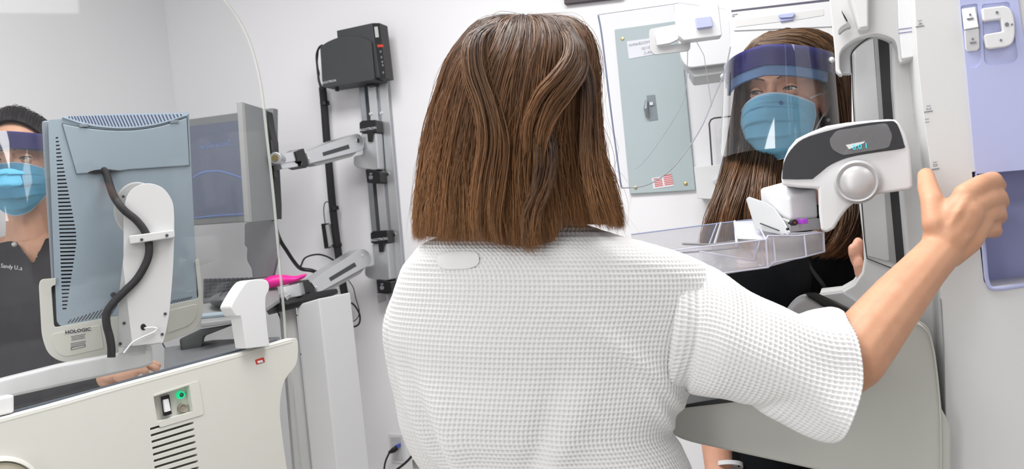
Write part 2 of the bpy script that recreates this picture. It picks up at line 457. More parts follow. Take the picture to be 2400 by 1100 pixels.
def cloth(name, secs, nu, nv, m, parent, cell=.005, amp=.0011, fold=None, p=1.0, phi0=-math.pi / 2, thick=0.0, v0=0.0):
    """waffle cloth lofted through sections (centre, A, B); phi = -90 deg is -B (towards the camera when B points away)"""
    C = np.array([list(s[0]) for s in secs]); A = np.array([list(s[1]) for s in secs]); B = np.array([list(s[2]) for s in secs])
    def up(X):
        o = np.array(spl([tuple(x) for x in X], 40)); return o
    C2 = up(C); A2 = up(A); B2 = up(B)
    d = np.r_[0, np.cumsum(np.linalg.norm(np.diff(C2, axis=0), axis=1))]; tt = np.linspace(0, d[-1], nv)
    ip = lambda X: np.stack([np.interp(tt, d, X[:, i]) for i in range(3)], 1)
    C3, A3, B3 = ip(C2), ip(A2), ip(B2)
    phi = phi0 + np.linspace(-math.pi, math.pi, nu, endpoint=False)
    c, s = np.cos(phi), np.sin(phi)
    c = np.sign(c) * np.abs(c) ** p; s = np.sign(s) * np.abs(s) ** p
    P = C3[:, None] + A3[:, None] * c[None, :, None] + B3[:, None] * s[None, :, None]
    du = np.roll(P, -1, 1) - np.roll(P, 1, 1); dv = np.gradient(P, axis=0)
    Nn = np.cross(du, dv); Nn /= np.linalg.norm(Nn, axis=2, keepdims=True) + 1e-12
    if (Nn * (P - C3[:, None])).sum() < 0: Nn = -Nn
    seg = np.linalg.norm(P - np.roll(P, 1, 1), axis=2); u = np.cumsum(seg, 1); u = u - u[:, nu // 2:nu // 2 + 1]
    v = np.repeat(tt[:, None], nu, 1) + v0
    if fold is not None:
        h = fold((phi[None] + 0 * v), (tt / tt[-1])[:, None] + 0 * v, P)
        P = P + Nn * h[..., None]
        du = np.roll(P, -1, 1) - np.roll(P, 1, 1); dv = np.gradient(P, axis=0)
        N2 = np.cross(du, dv); N2 /= np.linalg.norm(N2, axis=2, keepdims=True) + 1e-12
        if (N2 * Nn).sum() < 0: N2 = -N2
        Nn = N2
    w = (.5 + .5 * np.cos(2 * math.pi * u / cell)) ** .8 * (.5 + .5 * np.cos(2 * math.pi * v / (cell * 1.12))) ** .7
    P = P - Nn * (amp * 2.2 * w)[..., None]
    V = P.reshape(-1, 3); idx = np.arange(nu * nv).reshape(nv, nu); nx = np.roll(idx, -1, 1)
    q = np.stack([idx[:-1], nx[:-1], nx[1:], idx[1:]], -1).reshape(-1, 4)
    o = npmesh(name, V, q, np.stack([u.ravel() * 10, v.ravel() * 10], 1), m, parent)
    if thick:
        md = o.modifiers.new('s', 'SOLIDIFY'); md.thickness = thick; md.offset = -1
    return o
# ------------------------------------------------------------------ the room
RW, RD, RH = 4.4, 4.3, 2.6
def slab(name, a0, a1, b0, b1, z0, z1, m):
    mb = MB(); q = [room(a, b, z) for z in (z0, z1) for a, b in ((a0, b0), (a1, b0), (a1, b1), (a0, b1))]
    mb.add(q, [(0, 3, 2, 1), (4, 5, 6, 7), (0, 1, 5, 4), (1, 2, 6, 5), (2, 3, 7, 6), (3, 0, 4, 7)])
    return tag(obj(name, mb, m, flat=True), kind='structure')
slab('floor', -.1, RW + .1, -.1, RD + .1, -.1, 0, FLOOR)
slab('ceiling', -.1, RW + .1, -.1, RD + .1, RH, RH + .1, CEIL)
slab('wall_back', -.1, RW + .1, -.1, 0, 0, RH, WALL)
slab('wall_left', -.1, 0, 0, RD + .1, 0, RH, WALL)
slab('wall_right', RW, RW + .1, 0, RD + .1, 0, RH, WALL)
slab('wall_front', 0, RW, RD, RD + .1, 0, RH, WALL)

WB = Pl(1530, 250, 2.45, -20)              # the back wall's face
assert abs((room(1, 0, 1) - WB.o).dot(WB.n)) < .03
WOFF = (room(1, 0, 1) - WB.o).dot(WB.n)
WB.o = WB.o + WB.n * WOFF

# ------------------------------------------------------------------ wall track with its carriages and holder
def at_wall(px, py, out=0.0): return WB.hit(px, py, -out)
tr = thing('wall_track', 'long brushed grey aluminium track screwed upright to the wall behind the workstation', 'wall track', at_wall(880, 400))
def vstrip(x0, x1, xb0, xb1, y0=170, y1=700):  # strip polygon: x at y0 and x at y1
    return [(x0, y0), (x1, y0), (xb1, y1), (xb0, y1)]
obj('rail_back', MB().prism(WB, vstrip(838, 905, 885, 950, 175, 705), -.022, .021), ALU, tr, .002)
obj('rail_groove', MB().prism(WB, vstrip(851, 859, 897, 904, 176, 702), -.0235, .0015), DARK, tr)
obj('rail_lip', MB().prism(WB, vstrip(859, 878, 905, 922, 176, 702), -.031, .009), ALUL, tr, .001)
obj('rail_flange', MB().prism(WB, vstrip(886, 905, 931, 950, 175, 705), -.025, .003), ALUL, tr, .001)
for (x, y) in ((868, 267), (893, 265), (909, 408), (924, 550)):
    p = at_wall(x, y, .0335 if x == 868 else .0265); obj('screw', MB().cyl(p + WB.n * .002, p - WB.n * .0015, .0045), CHROME, tr)

hd = thing('computer_holder', 'dark grey metal holder with a curved top, mounted at the top of the wall track', 'computer holder', at_wall(820, 140))
outl = spl([(750, 110), (770, 97), (800, 86), (830, 84), (855, 90), (870, 98)], 4)
poly = outl + [(878, 184), (874, 187), (762, 206), (756, 203)]
obj('front_plate', MB().prism(WB, poly, -.115, .004), DARK, hd, .001)
obj('bottom_plate', MB().prism(WB, [(757, 198), (876, 180), (878, 186), (760, 205)], -.112, .085), DARK, hd)
obj('back_plate', MB().prism(WB, [(782, 92), (900, 88), (914, 178), (796, 200)], -.03, .004), BLACK, hd, .001)
for (x0, y0, x1, y1, y2) in ((895, 89, 905, 92, 105), (903, 165, 913, 168, 181)):
    obj('corner_tab', MB().prism(WB, [(x0, y0), (x1, y1), (x1 + 1, y2), (x0 + 2, y2 - 3)], -.033, .003), WHITE, hd)
ptext('lettering', 'ERGOTRON', WB, 770, 192, 6, PAPER, hd, -.1162)
obj('bolt', MB().cyl(at_wall(790, 200, .08), at_wall(790, 214, .08), .006), BLACK, hd)
obj('clamp_foot', MB().prism(WB, [(857, 186), (873, 184), (874, 200), (858, 203)], -.06, .03), BLACK, hd, .002)

pc = thing('mini_computer', 'slim black computer unit with a red badge and small ports, standing in the wall holder', 'computer', at_wall(860, 120))
obj('case', MB().prism(WB, [(789, 72), (872, 54), (890, 181), (802, 195)], -.105, .055), DARK, pc, .0015)
SD = Pl(882, 110, 1, 60)                       # its narrow side face
# narrow side that faces the camera's right
sp = [(873, 54), (890, 54), (905, 183), (888, 186)]
obj('port_side', MB().prism(WB, sp, -.104, .05), BLACK, pc, .001)
obj('silver_plate', MB().prism(WB, [(877, 63), (885, 62), (888, 87), (880, 88)], -.1055, .001), KNOB, pc)
obj('red_badge', MB().prism(WB, [(884, 105), (897, 104), (899, 110), (885, 111)], -.1055, .001), REDL, pc)
for (x, y) in ((892, 121), (894, 134), (896, 145), (897, 153), (898, 170)):
    obj('port', MB().prism(WB, circ(x, y, 2, 3, 8), -.1055, .001), INKG, pc)

# ------------------------------------------------------------------ the two sprung arms
def cap_link(x0, y0, r0, x1, y1, r1, n=12):
    a = math.atan2(y1 - y0, x1 - x0); P = []
    for i in range(n + 1):
        t = a + math.pi / 2 + math.pi * i / n; P.append((x0 + r0 * math.cos(t), y0 + r0 * math.sin(t)))
    for i in range(n + 1):
        t = a - math.pi / 2 + math.pi * i / n; P.append((x1 + r1 * math.cos(t), y1 + r1 * math.sin(t)))
    return P
def sprung_arm(label, dy, dx, ends, tilt_lab, cap_y):
    (xa, ya), (xb, yb), d0, d1 = ends
    a = thing('sprung_arm', label, 'support arm', W(xb, yb, d1), 'sprung arms on the wall track')
    yaw = math.degrees(math.atan2((d1 - d0), (W(xb, yb, d1) - W(xa, ya, d0)).x))
    P = Pl(xa, ya, d0, yaw)
    L = math.hypot(xb - xa, yb - ya); ux, uy = (xb - xa) / L, (yb - ya) / L
    q = lambda s, t: (xa + ux * s * L - uy * t, ya + uy * s * L + ux * t)
    obj('lower_shell', MB().prism(P, rnd([q(-.02, 10), q(.1, 26), q(.75, 27), q(.97, 12), q(.9, 0), q(0, 0)], 6), .006, .03), MIDGREY, a, .002)
    obj('arm_shell', MB().prism(P, rnd([q(-.02, -14), q(.3, -19), q(.75, -22), q(.97, -23), q(1.03, -10), q(1.03, 8), q(.96, 20), q(0, 17)], [4, 30, 30, 12, 8, 8, 12, 5]), 0, .04), ALUL, a, .004)
    obj('side_label', MB().prism(P, [q(.27, -1), q(.75, -3), q(.75, 7), q(.27, 8)], -.0008, .001), DARK, a)
    for s, t in ((.04, 6), (.93, -6)):
        p = P.hit(*q(s, t), -.001); obj('pivot_screw', MB().cyl(p, p + P.n * .003, .0075), CHROME, a)
    obj('clamp_block', MB().prism(P, [q(-.2, -20), q(-.03, -22), q(-.02, 20), q(-.08, 24), q(-.16, 16), q(-.12, 6), q(-.2, 4)], -.004, .05), BLACK, a, .002)
    obj('clamp_link', MB().prism(P, rnd([q(-.5, -14), q(-.22, -16), q(-.2, -2), q(-.24, 0), q(-.24, 6), q(-.2, 8), q(-.2, 16), q(-.5, 12)], 3), .004, .035), ALUL, a, .003)
    return a, P, q
a1, P1, q1 = sprung_arm('upper silver sprung arm on the wall track, holding the side-on monitor', 0, 0, ((722, 368), (850, 333), 2.42, 2.68), 0, 0)
hz = P1.hit(650, 372, 0)
obj('swivel', MB().cyl(hz + Vector((0, -.02, -.0)), hz + Vector((0, .03, 0)), .016), ALUL, a1, .002)
obj('swivel_cap', MB().cyl(hz + Vector((0, -.023, 0)), hz + Vector((0, -.019, 0)), .009), BRASS, a1)
obj('tilt_link', MB().prism(P1, rnd([(648, 360), (690, 355), (712, 348), (716, 372), (690, 379), (652, 386)], 5), .0, .03), ALUL, a1, .003)
a2, P2, q2 = sprung_arm('lower silver sprung arm on the wall track, sloping down to the keyboard tray', 0, 0, ((738, 672), (864, 600), 2.38, 2.66), 0, 0)
for (cx, cy, who) in ((862, 318, 'upper carriage'), (888, 577, 'lower carriage')):
    dx, dy = cx - 862, cy - 318
    c = thing('track_carriage', 'black and silver track carriage, %s' % ('upper of two, level with the side-on monitor' if cy < 400 else 'lower of two, near the white robe'), 'carriage', at_wall(cx, cy, .04), 'carriages on the wall track')
    f = lambda pts: [(x + dx, y + dy) for x, y in pts]
    obj('top_cap', MB().prism(WB, rnd(f([(842, 288), (848, 283), (880, 281), (883, 310), (873, 311), (871, 332), (862, 333), (860, 312), (843, 311)]), 2), -.075, .045), BLACK, c, .002)
    obj('body', MB().prism(WB, rnd(f([(845, 312), (882, 310), (888, 398), (876, 400), (836, 394), (828, 386), (828, 366), (850, 362)]), 5), -.066, .042), ALUL, c, .004)
    obj('bottom_cap', MB().prism(WB, rnd(f([(856, 397), (890, 402), (892, 428), (884, 431), (860, 429)]), 3), -.072, .045), BLACK, c, .002)
    ptext('lettering', 'ERGOTRON', WB, cx - 1, cy - 15, 7, PAPER, c, -.0762)
    obj('lock_mark', MB().prism(WB, circ(cx + 7, cy + 98, 5, 5, 12), -.0732, .001).prism(WB, [(cx + 4, cy + 88), (cx + 10, cy + 87), (cx + 10, cy + 91), (cx + 4, cy + 92)], -.0732, .001), INKG, c)
obj('track_end', MB().prism(WB, rnd([(882, 690), (905, 684), (909, 706), (886, 713)], 3), -.04, .03), ALUL, tr, .002)

# wall monitor seen from its side
WM = Pl(600, 420, 2.25, 0)
m1 = thing('side_on_monitor', 'grey flat monitor seen almost edge-on, held by the upper wall arm', 'monitor', W(600, 420, 2.2))
# the panel: far edge at right further away
v = [W(553, 238, 2.02), W(566, 238, 2.0), W(624, 256, 2.3), W(646, 500, 2.3), W(586, 521, 2.0), W(572, 520, 2.02)]
bk = Vector((.045, .02, 0))
A = [W(566, 238, 2.0), W(624, 256, 2.34), W(648, 515, 2.34), W(583, 522, 2.0)]
nn = (A[1] - A[0]).cross(A[3] - A[0]).normalized()
if nn.y < 0: nn = -nn
obj('screen_face', MB().extrude(A, Vector((-.011, .03, 0))), MONG, m1, .002)
Bq = [W(554, 239, 1.985), W(566, 238, 1.985), W(584, 522, 1.985), W(572, 521, 1.985)]
obj('near_bezel', MB().extrude(Bq, Vector((.004, .012, 0))), MIDGREY, m1, .002)
obj('back_housing', MB().extrude([W(624, 258, 2.335), W(630, 296, 2.335), W(638, 330, 2.34), (W(646, 480, 2.34)), W(646, 515, 2.34), W(630, 500, 2.34)], Vector((.004, .05, 0))), BLACK, m1, .003)
obj('mount_plate', MB().extrude([W(629, 327, 2.325), W(634, 327, 2.325), W(643, 416, 2.325), W(638, 416, 2.325)], Vector((.0, .03, 0))), BLACK, m1)

# screen reflection in the glass shield, built as a solid second monitor
m2 = thing('reflected_monitor', 'reflected screen built as a solid landscape monitor, dim blue with pale wave lines, left of the side-on monitor', 'monitor', W(500, 400, 2.62))
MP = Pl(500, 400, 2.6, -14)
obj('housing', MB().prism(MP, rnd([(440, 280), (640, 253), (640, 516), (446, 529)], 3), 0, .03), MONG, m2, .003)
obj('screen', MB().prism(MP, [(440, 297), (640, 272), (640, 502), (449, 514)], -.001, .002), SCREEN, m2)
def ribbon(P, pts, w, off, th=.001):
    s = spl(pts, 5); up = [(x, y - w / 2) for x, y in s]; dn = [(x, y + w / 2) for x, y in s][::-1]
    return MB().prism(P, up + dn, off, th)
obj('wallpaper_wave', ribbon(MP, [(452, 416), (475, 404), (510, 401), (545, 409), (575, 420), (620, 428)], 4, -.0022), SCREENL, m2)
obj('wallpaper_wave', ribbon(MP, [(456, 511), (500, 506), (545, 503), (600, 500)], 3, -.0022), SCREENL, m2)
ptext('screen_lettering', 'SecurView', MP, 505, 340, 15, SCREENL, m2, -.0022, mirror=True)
cv = thing('hanging_form', 'slate grey fabric hanging below the side-on monitor', 'cover', W(610, 560, 2.3))
cl = [(573, 522), (645, 516), (652, 560), (652, 600), (640, 650), (592, 655), (590, 630), (578, 610), (579, 580), (573, 575)]
obj('form', MB().prism(Pl(610, 560, 2.3, 10), rnd(cl, 8), 0, .05), mat('slate_matte', (112, 113, 118), .9, 0, .08, 60), cv, .012, 4)  # plain grey rounded slab below the monitor

# keyboard tray, keyboard, mouse, pink film
tb = W(640, 700, 2.25)
kt = thing('keyboard_tray', 'dark keyboard tray with a pale front edge, carried by the lower wall arm', 'keyboard tray', W(560, 745, 2.2))
TZ = W(540, 742, 2.05).z
def on_z(px, py, z):
    d = ray(px, py); t = (z - CAM.z) / d.z; return CAM + d * t
def tp_(px, py, lift=0.0):
    """a point of the tray, which tilts up towards the wall"""
    return W(px, py, 2.06 + (745 - py) / 85 * .30) + Vector((0, 0, lift))
tray = [tp_(470, 757), tp_(590, 742), tp_(655, 700), tp_(650, 668), tp_(476, 668)]
obj('tray_board', MB().extrude(tray, Vector((0, 0, -.012))), MIDGREY, kt, .003)
obj('palm_edge', MB().tube([tp_(472, 748, .006), tp_(592, 736, .006)], .007), BLUEG, kt)
obj('neck', MB().loft([[W(*p) for p in circ3] for circ3 in [
    [(470, 772, 2.1), (560, 757, 2.1), (560, 757, 2.2), (470, 772, 2.2)],
    [(420, 795, 2.1), (480, 788, 2.1), (480, 788, 2.2), (420, 795, 2.2)],
    [(425, 825, 2.1), (475, 818, 2.1), (475, 818, 2.2), (425, 825, 2.2)],
    [(436, 846, 2.12), (466, 842, 2.12), (466, 842, 2.18), (436, 846, 2.18)]]]), DARK, kt, .006)
kb = thing('keyboard', 'dark grey computer keyboard on the tray below the hanging grey form', 'keyboard', tp_(530, 690, .01))
kz = TZ + .012
obj('base', MB().extrude([tp_(477, 716, .012), tp_(585, 700, .012), tp_(600, 662, .012), tp_(477, 664, .012)], Vector((0, 0, -.011))), KEYG, kb, .002)
keys = MB()
for j in range(5):
    for i in range(11):
        s0, s1, t0, t1 = (i + .12) / 11, (i + .88) / 11, (j + .15) / 5, (j + .85) / 5
        Q = []
        for s, t in ((s0, t0), (s1, t0), (s1, t1), (s0, t1)):
            a = Vector((479 + (583 - 479) * s, 712 + (697 - 712) * s)); b = Vector((479 + (596 - 479) * s, 667 + (664 - 667) * s))
            c = a * (1 - t) + b * t; Q.append(tp_(c.x, c.y, .012))
        keys.extrude(Q, Vector((0, 0, .005)))
tag(obj('key_block', keys, DARK, kb), kind='stuff')
ms = thing('computer_mouse', 'grey computer mouse lying on the tray in front of the keyboard', 'mouse', tp_(530, 730))
c = tp_(533, 722, .022)
obj('shell', MB().ell(c, (Vector((.040, .006, 0)), Vector((-.008, .052, 0)), Vector((0, 0, .019)))), KEYG, ms)
obj('button_seam', MB().tube([c + Vector((.0, -.045, .012)), c + Vector((0, -.02, .0185)), c + Vector((0, .0, .0195))], .0008, 6), BLACK, ms)
pk = MB(); rings = []
for (x, y, w, h, d) in ((612, 668, 10, 8, 2.28), (630, 662, 20, 15, 2.28), (652, 658, 20, 15, 2.29), (668, 656, 17, 12, 2.29), (690, 656, 8, 8, 2.29), (706, 650, 5, 5, 2.3), (720, 644, 2, 2, 2.31)):
    rings.append([W(x, y + h * math.sin(a) + 3 * math.sin(a * 3 + x), d + .02 * math.cos(a)) for a in np.linspace(0, 2 * math.pi, 14, endpoint=False)])
pk.loft(rings)
tag(obj('pink_cloth', pk, PINK, None, sub=1), 'crumpled bright pink cloth lying on the end of the lower wall arm', 'cloth')
hb = thing('tray_bar', 'black tubular bar below the lower wall arm, beside the keyboard tray', 'bar', W(730, 700, 2.3))
obj('tube', MB().tube([W(628, 728, 2.27), W(668, 715, 2.27), W(730, 700, 2.32), W(788, 683, 2.38)], [.013, .016, .016, .008]), BLACK, hb)
obj('bracket', MB().extrude([W(660, 672, 2.28), W(700, 664, 2.28), W(706, 694, 2.28), W(664, 704, 2.28)], Vector((0, .05, 0))), ALUL, hb, .003)

# cable sleeve along the track, adapter, cables
cs = thing('cable_bundle', 'thick black sleeved cable bundle running down the wall left of the track', 'cable bundle', at_wall(775, 400, .03))
pts = spl([(756, 205), (760, 250), (766, 330), (772, 400), (778, 470), (786, 540), (795, 610), (803, 665), (810, 700), (816, 728)], 5)
obj('sleeve', MB().tube([at_wall(x, y, .03) for x, y in pts], .0125, 12), BRAID, cs)
for x, y in ((761, 243), (783, 489), (790, 575)):
    p = at_wall(x, y, .03); obj('cable_tie', MB().tube([p + Vector((-.0, 0, .006)), p + Vector((.001, 0, -.006))], .0155, 12), BLACK, cs)
def wire(name, label, pts, r, m=BLACK, out=.03, cat='cable', group='cables along the wall', n=6):
    mb = MB().tube([(at_wall(p[0], p[1], p[2] if len(p) > 2 else out)) for p in spl(pts, n)], r, 8)
    return tag(obj(name, mb, m), label, cat, group)
obj('side_cable', MB().tube([at_wall(x, y, .09) for x, y in spl([(756, 208), (748, 190), (744, 160), (742, 130), (748, 112), (756, 106)], 5)], .0035, 8), BLACK, cs)
obj('side_cable', MB().tube([at_wall(x, y, .08) for x, y in spl([(752, 208), (746, 185), (747, 172), (743, 150), (745, 118)], 5)], .003, 8), BLACK, cs)
wire('hanging_cable', 'left of two thin black cables hanging from the cable bundle', [(814, 725), (814, 760), (816, 800), (812, 880), (811, 910), (817, 950), (812, 1000), (810, 1030), (816, 1060), (810, 1105)], .0032)
wire('hanging_cable', 'right, more curved of two thin black cables hanging from the cable bundle', [(817, 725), (818, 770), (826, 800), (831, 830), (826, 880), (824, 920), (819, 950), (813, 985), (811, 1020), (820, 1050), (838, 1080), (852, 1105)], .0028, out=.036)
wire('looped_cable', 'thin black cable making a small loop below the cable bundle', [(812, 715), (826, 712), (842, 735), (842, 758), (828, 766), (814, 755), (812, 740)], .003, out=.04)
wire('looped_cable', 'fine black cable dropping in a curve from the lower arm to the loop', [(815, 655), (828, 675), (834, 700), (842, 730), (836, 748), (818, 758), (808, 758), (812, 745)], .0015, out=.045)
wire('slack_cable', 'black cable drooping from the side-on monitor to the lower wall arm', [(640, 515, .35), (655, 560, .33), (672, 588, .3), (690, 615, .26), (705, 630, .22), (728, 634, .2), (745, 640, .2)], .006)
wire('slack_cable', 'thin black cable arching from the cable bundle to the slack cable', [(705, 624, .22), (715, 605, .18), (740, 597, .12), (762, 600, .08), (785, 612, .05)], .0028)
wire('thin_wire', 'thin grey wire looping down from the lower arm clamp beside the white column', [(740, 700, .3), (735, 725, .3), (720, 740, .3), (690, 738, .32), (668, 726, .34), (655, 712, .36)], .002, INK)
wire('thin_wire', 'thin grey wire hanging down across the front of the white column', [(748, 700, .3), (748, 740, .3), (742, 780, .3), (725, 815, .3), (712, 830, .3), (700, 830, .3)], .002, INK)
wire('thin_wire', 'thin grey wire curving down behind the white post', [(634, 702, .5), (650, 730, .5), (660, 755, .5), (668, 785, .5)], .002, INK)
wire('thin_wire', 'thin dark wire on the desk behind the tilting monitor', [(378, 800, .7), (390, 820, .7), (405, 832, .7), (425, 834, .7)], .002, INK)
ad = thing('power_adapter', 'small black and silver power adapter hanging beside the cable bundle', 'adapter', at_wall(765, 555, .03))
obj('body', MB().prism(WB, [(752, 525), (761, 524), (769, 580), (760, 584)], -.05, .03), BLACK, ad, .002)
obj('silver_side', MB().prism(WB, [(762, 528), (769, 526), (778, 574), (770, 580)], -.048, .024), KNOB, ad, .001)
obj('lead', MB().tube([at_wall(x, y, .035) for x, y in spl([(762, 524), (759, 500), (760, 480), (766, 473), (772, 476)], 5)], .0015, 6), BLACK, ad)

# white lift column and its dark wheel
lc = thing('lift_column', 'tall plain white column standing between the console and the wall', 'column', W(740, 1300, 2.3))
CLP = Pl(740, 900, 2.28, -20)
obj('front_panel', MB().prism(CLP, [(694, 716), (748, 700), (792, 1110), (800, 1180), (740, 1190), (732, 1110)], 0, .16), WHITE, lc, .004)
obj('side_panel', MB().prism(Pl(690, 900, 2.30, 30), [(660, 730), (694, 718), (733, 1110), (740, 1190), (700, 1190), (692, 1110)], 0.0, .03), GREY, lc, .003)  # grey stands in for the shade on the white column's side
wh = at_wall(766, 812, .05)
tag(obj('wall_knob', MB().lathe(wh, Vector((0, -1, 0)), ((-.05, .012), (0, .014), (.002, .018), (.012, .018), (.016, .012))), BLACK), 'round black bumper on the wall just behind the white column', 'knob')  # a plain round black knob behind the column

# outlets
ol = thing('network_outlet', 'white wall plate with a blue network plug, left of the robe hem', 'outlet', at_wall(932, 1065))
OP = [(910, 1018), (945, 1019), (951, 1088), (917, 1085)]
obj('plate', MB().prism(WB, rnd(OP, 3), -.004, .0045), WHITE, ol, .0015)
obj('insert', MB().prism(WB, [(915, 1024), (939, 1024), (944, 1080), (920, 1078)], -.0065, .003), GREY, ol, .001)
obj('label_window', MB().prism(WB, [(917, 1027), (937, 1026), (938, 1033), (918, 1034)], -.0072, .001), KNOB, ol)
plug = thing('network_plug', 'blue and black network plug with its black cord, in the white wall plate', 'plug', at_wall(925, 1055, .02))
BLUEP = mat('blue_plug', (60, 90, 190), .4)
obj('boot', MB().tube([at_wall(930, 1050, .03), at_wall(922, 1056, .04), at_wall(911, 1062, .045)], [.008, .009, .004]), BLACK, plug)
obj('connector', MB().prism(WB, [(923, 1046), (931, 1044), (932, 1052), (925, 1054)], -.03, .026), BLUEP, plug, .001)
obj('cord', MB().tube([at_wall(x, y, .045) for x, y in spl([(913, 1061), (905, 1078), (901, 1095), (900, 1115)], 5)], .003, 8), BLACK, plug)
plug = thing('network_plug', 'blue and black network plug with a cord, partly hidden by the robe hem', 'plug', at_wall(975, 1060, .02))
obj('boot', MB().tube([at_wall(982, 1056, .04), at_wall(976, 1060, .045), at_wall(966, 1068, .05)], [.010, .010, .004]), BLACK, plug)
obj('connector', MB().prism(WB, [(976, 1054), (985, 1056), (984, 1065), (976, 1064)], -.03, .03), BLUEP, plug, .001)
obj('cord', MB().tube([at_wall(x, y, .05) for x, y in spl([(968, 1066), (958, 1078), (945, 1090), (925, 1105), (905, 1120)], 5)], .0038, 8), BLACK, plug)
oc = thing('wall_socket', 'pale grey socket box with a white coupling at the robe hem', 'socket', at_wall(975, 1090, .02))
obj('box', MB().prism(WB, rnd([(965, 1078), (990, 1074), (998, 1082), (994, 1094), (968, 1100)], 3), -.03, .03), mat('grey_socket', (150, 146, 142), .5), oc, .002)
obj('coupling', MB().cyl(at_wall(990, 1082, .045), at_wall(996, 1084, .03), .008), WHITE, oc)

# things on the wall at right
ep = thing('electrical_panel', 'tall grey-green electrical cabinet door with a latch and two labels, set in the wall', 'electrical panel', at_wall(1535, 260))
EPQ = [(1440, 69), (1592, 48), (1630, 446), (1476, 455)]
obj('cover', MB().prism(WB, EPQ, -.012, .012), PANELG, ep, .002)
for x, y in ((1459, 91), (1607, 431), (1490, 440)):
    p = at_wall(x, y, .012); obj('screw', MB().lathe(p, -WB.n, ((0, .0055), (.002, .005), (.003, .002))), BRASS, ep)
obj('latch_plate', MB().prism(WB, [(1515, 224), (1535, 222), (1542, 281), (1522, 284)], -.0135, .002), mat('latch_grey', (120, 132, 138), .4), ep, .0005)
obj('latch_handle', MB().tube([at_wall(1515, 236, .02), at_wall(1513, 255, .03), at_wall(1517, 276, .02)], [.004, .006, .004]).prism(WB, [(1522, 240), (1530, 239), (1531, 246), (1523, 247)], -.02, .008), ALU, ep)
lb = tag(obj('paper_label', MB().prism(WB, [(1469, 97), (1535, 88), (1540, 126), (1474, 138)], -.0135, .0012), PAPER), 'white paper label with three mirrored lines of capitals, stuck on the electrical cabinet', 'label')
for s, x, y in (('MAMMOGRAPHY', 1508, 101), ('208/120', 1519, 112), ('L3A-2', 1521, 123)):
    ptext('label_lettering', s, WB, x, y, 7.5, INKG, lb, -.0140, mirror=True)
lw = tag(obj('warning_label', MB().prism(WB, [(1527, 418), (1574, 410), (1579, 436), (1532, 443)], -.0135, .0012), PAPER), 'small white label with red warning print near the bottom of the electrical cabinet', 'label')
rb = MB()
for j in range(6):
    for x0, x1 in ((1531, 1550), (1554, 1574)):
        if j == 0 and x0 == 1531: continue
        y = 415.5 + j * 4.2
        rb.prism(WB, [(x0 + j * .8, y - (x0 - 1531) * .16), (x1 + j * .8, y - (x1 - 1531) * .16), (x1 + j * .8, y + 2 - (x1 - 1531) * .16), (x0 + j * .8, y + 2 - (x0 - 1531) * .16)], -.0143, .0004)
obj('red_print', rb, REDP, lw)
tag(obj('wall_mark', MB().prism(WB, [(1374, 61), (1377, 60), (1381, 73), (1378, 74)], -.001, .001), INK), 'short dark blue dash on the wall beside the brown hair', 'mark')
ds = thing('dark_sign', 'dark framed board on the wall at the top edge, only its lower edge in view', 'board', at_wall(1360, -60))
obj('frame', MB().prism(WB, [(1318, -120), (1440, -130), (1460, -6), (1322, 10)], -.02, .02), mat('dark_brown', (48, 30, 40), .4), ds, .002)
dp = thing('wall_dispenser', 'white box dispenser with a thin dark wire frame on the wall behind the technologist', 'dispenser', at_wall(1670, 430))
obj('box', MB().prism(WB, rnd([(1626, 391), (1730, 383), (1738, 470), (1634, 466)], 3), -.09, .09), WHITE, dp, .004)
obj('wire_frame', MB().tube([at_wall(x, y, .05) for x, y in [(1669, 388), (1663, 300)] + [(1662, 290), (1666, 281), (1674, 277)] + [(1740, 270)]], .0022, 8), DARK, dp)
obj('inner_card', MB().prism(WB, rnd([(1686, 300), (1740, 294), (1744, 385), (1690, 388)], 5), -.03, .004), WHITE, dp, .001)
obj('catch', MB().prism(WB, rnd([(1670, 424), (1690, 414), (1694, 432), (1676, 432)], 3), -.098, .01), GREY, dp, .001)

# ------------------------------------------------------------------ the acquisition console
CP = Pl(300, 900, 1.41, 48)
con = thing('workstation_console', 'large cream console cabinet with a control recess and long vent slits', 'console', W(300, 1500, 1.6))
top = [(-60, 1000), (0, 984), (120, 952), (260, 912), (420, 868), (560, 830), (640, 808), (684, 795)]
body = top + spl([(694, 793), (698, 803), (698, 835), (692, 858), (676, 878), (664, 900), (658, 930), (656, 965), (660, 1010), (668, 1070), (676, 1130), (690, 1300)], 3) + [(-60, 1400)]
rec = [(373, 931), (456, 904), (465, 967), (382, 991)]
cut = MB().prism(CP, rec, -.02, .034)
for k in range(12):
    y = 1007 + 15.2 * k; x = 371 + 1.75 * k
    cut.prism(CP, rnd([(x, y), (x + 101, y - 31), (x + 102, y - 25.5), (x + 1, y + 5.5)], 1.5, 2), -.03, .08)
panel = obj('front_panel', MB().prism(CP, body, 0, .03), CREAM, con, cut=cut)
md = panel.modifiers.new('b', 'BEVEL'); md.width = .0010; md.segments = 2; md.limit_method = 'ANGLE'; md.angle_limit = math.radians(50); md.use_clamp_overlap = True
md = panel.modifiers.new('wn', 'WEIGHTED_NORMAL'); md.keep_sharp = True
obj('top_roll', MB().tube([CP.hit(x, y + 5, .006) for x, y in top[:-1]] + [CP.hit(680, 802, .006)], .0065, 14), CREAM, con)
obj('vent_backing', MB().prism(CP, [(350, 1000), (480, 965), (530, 1250), (380, 1290)], .034, .004), DEEP, con)
obj('side_body', MB().prism(CP, [(-60, 1060), (600, 900), (640, 960), (650, 1300), (-60, 1420)], .06, .35), CREAM, con, .004)
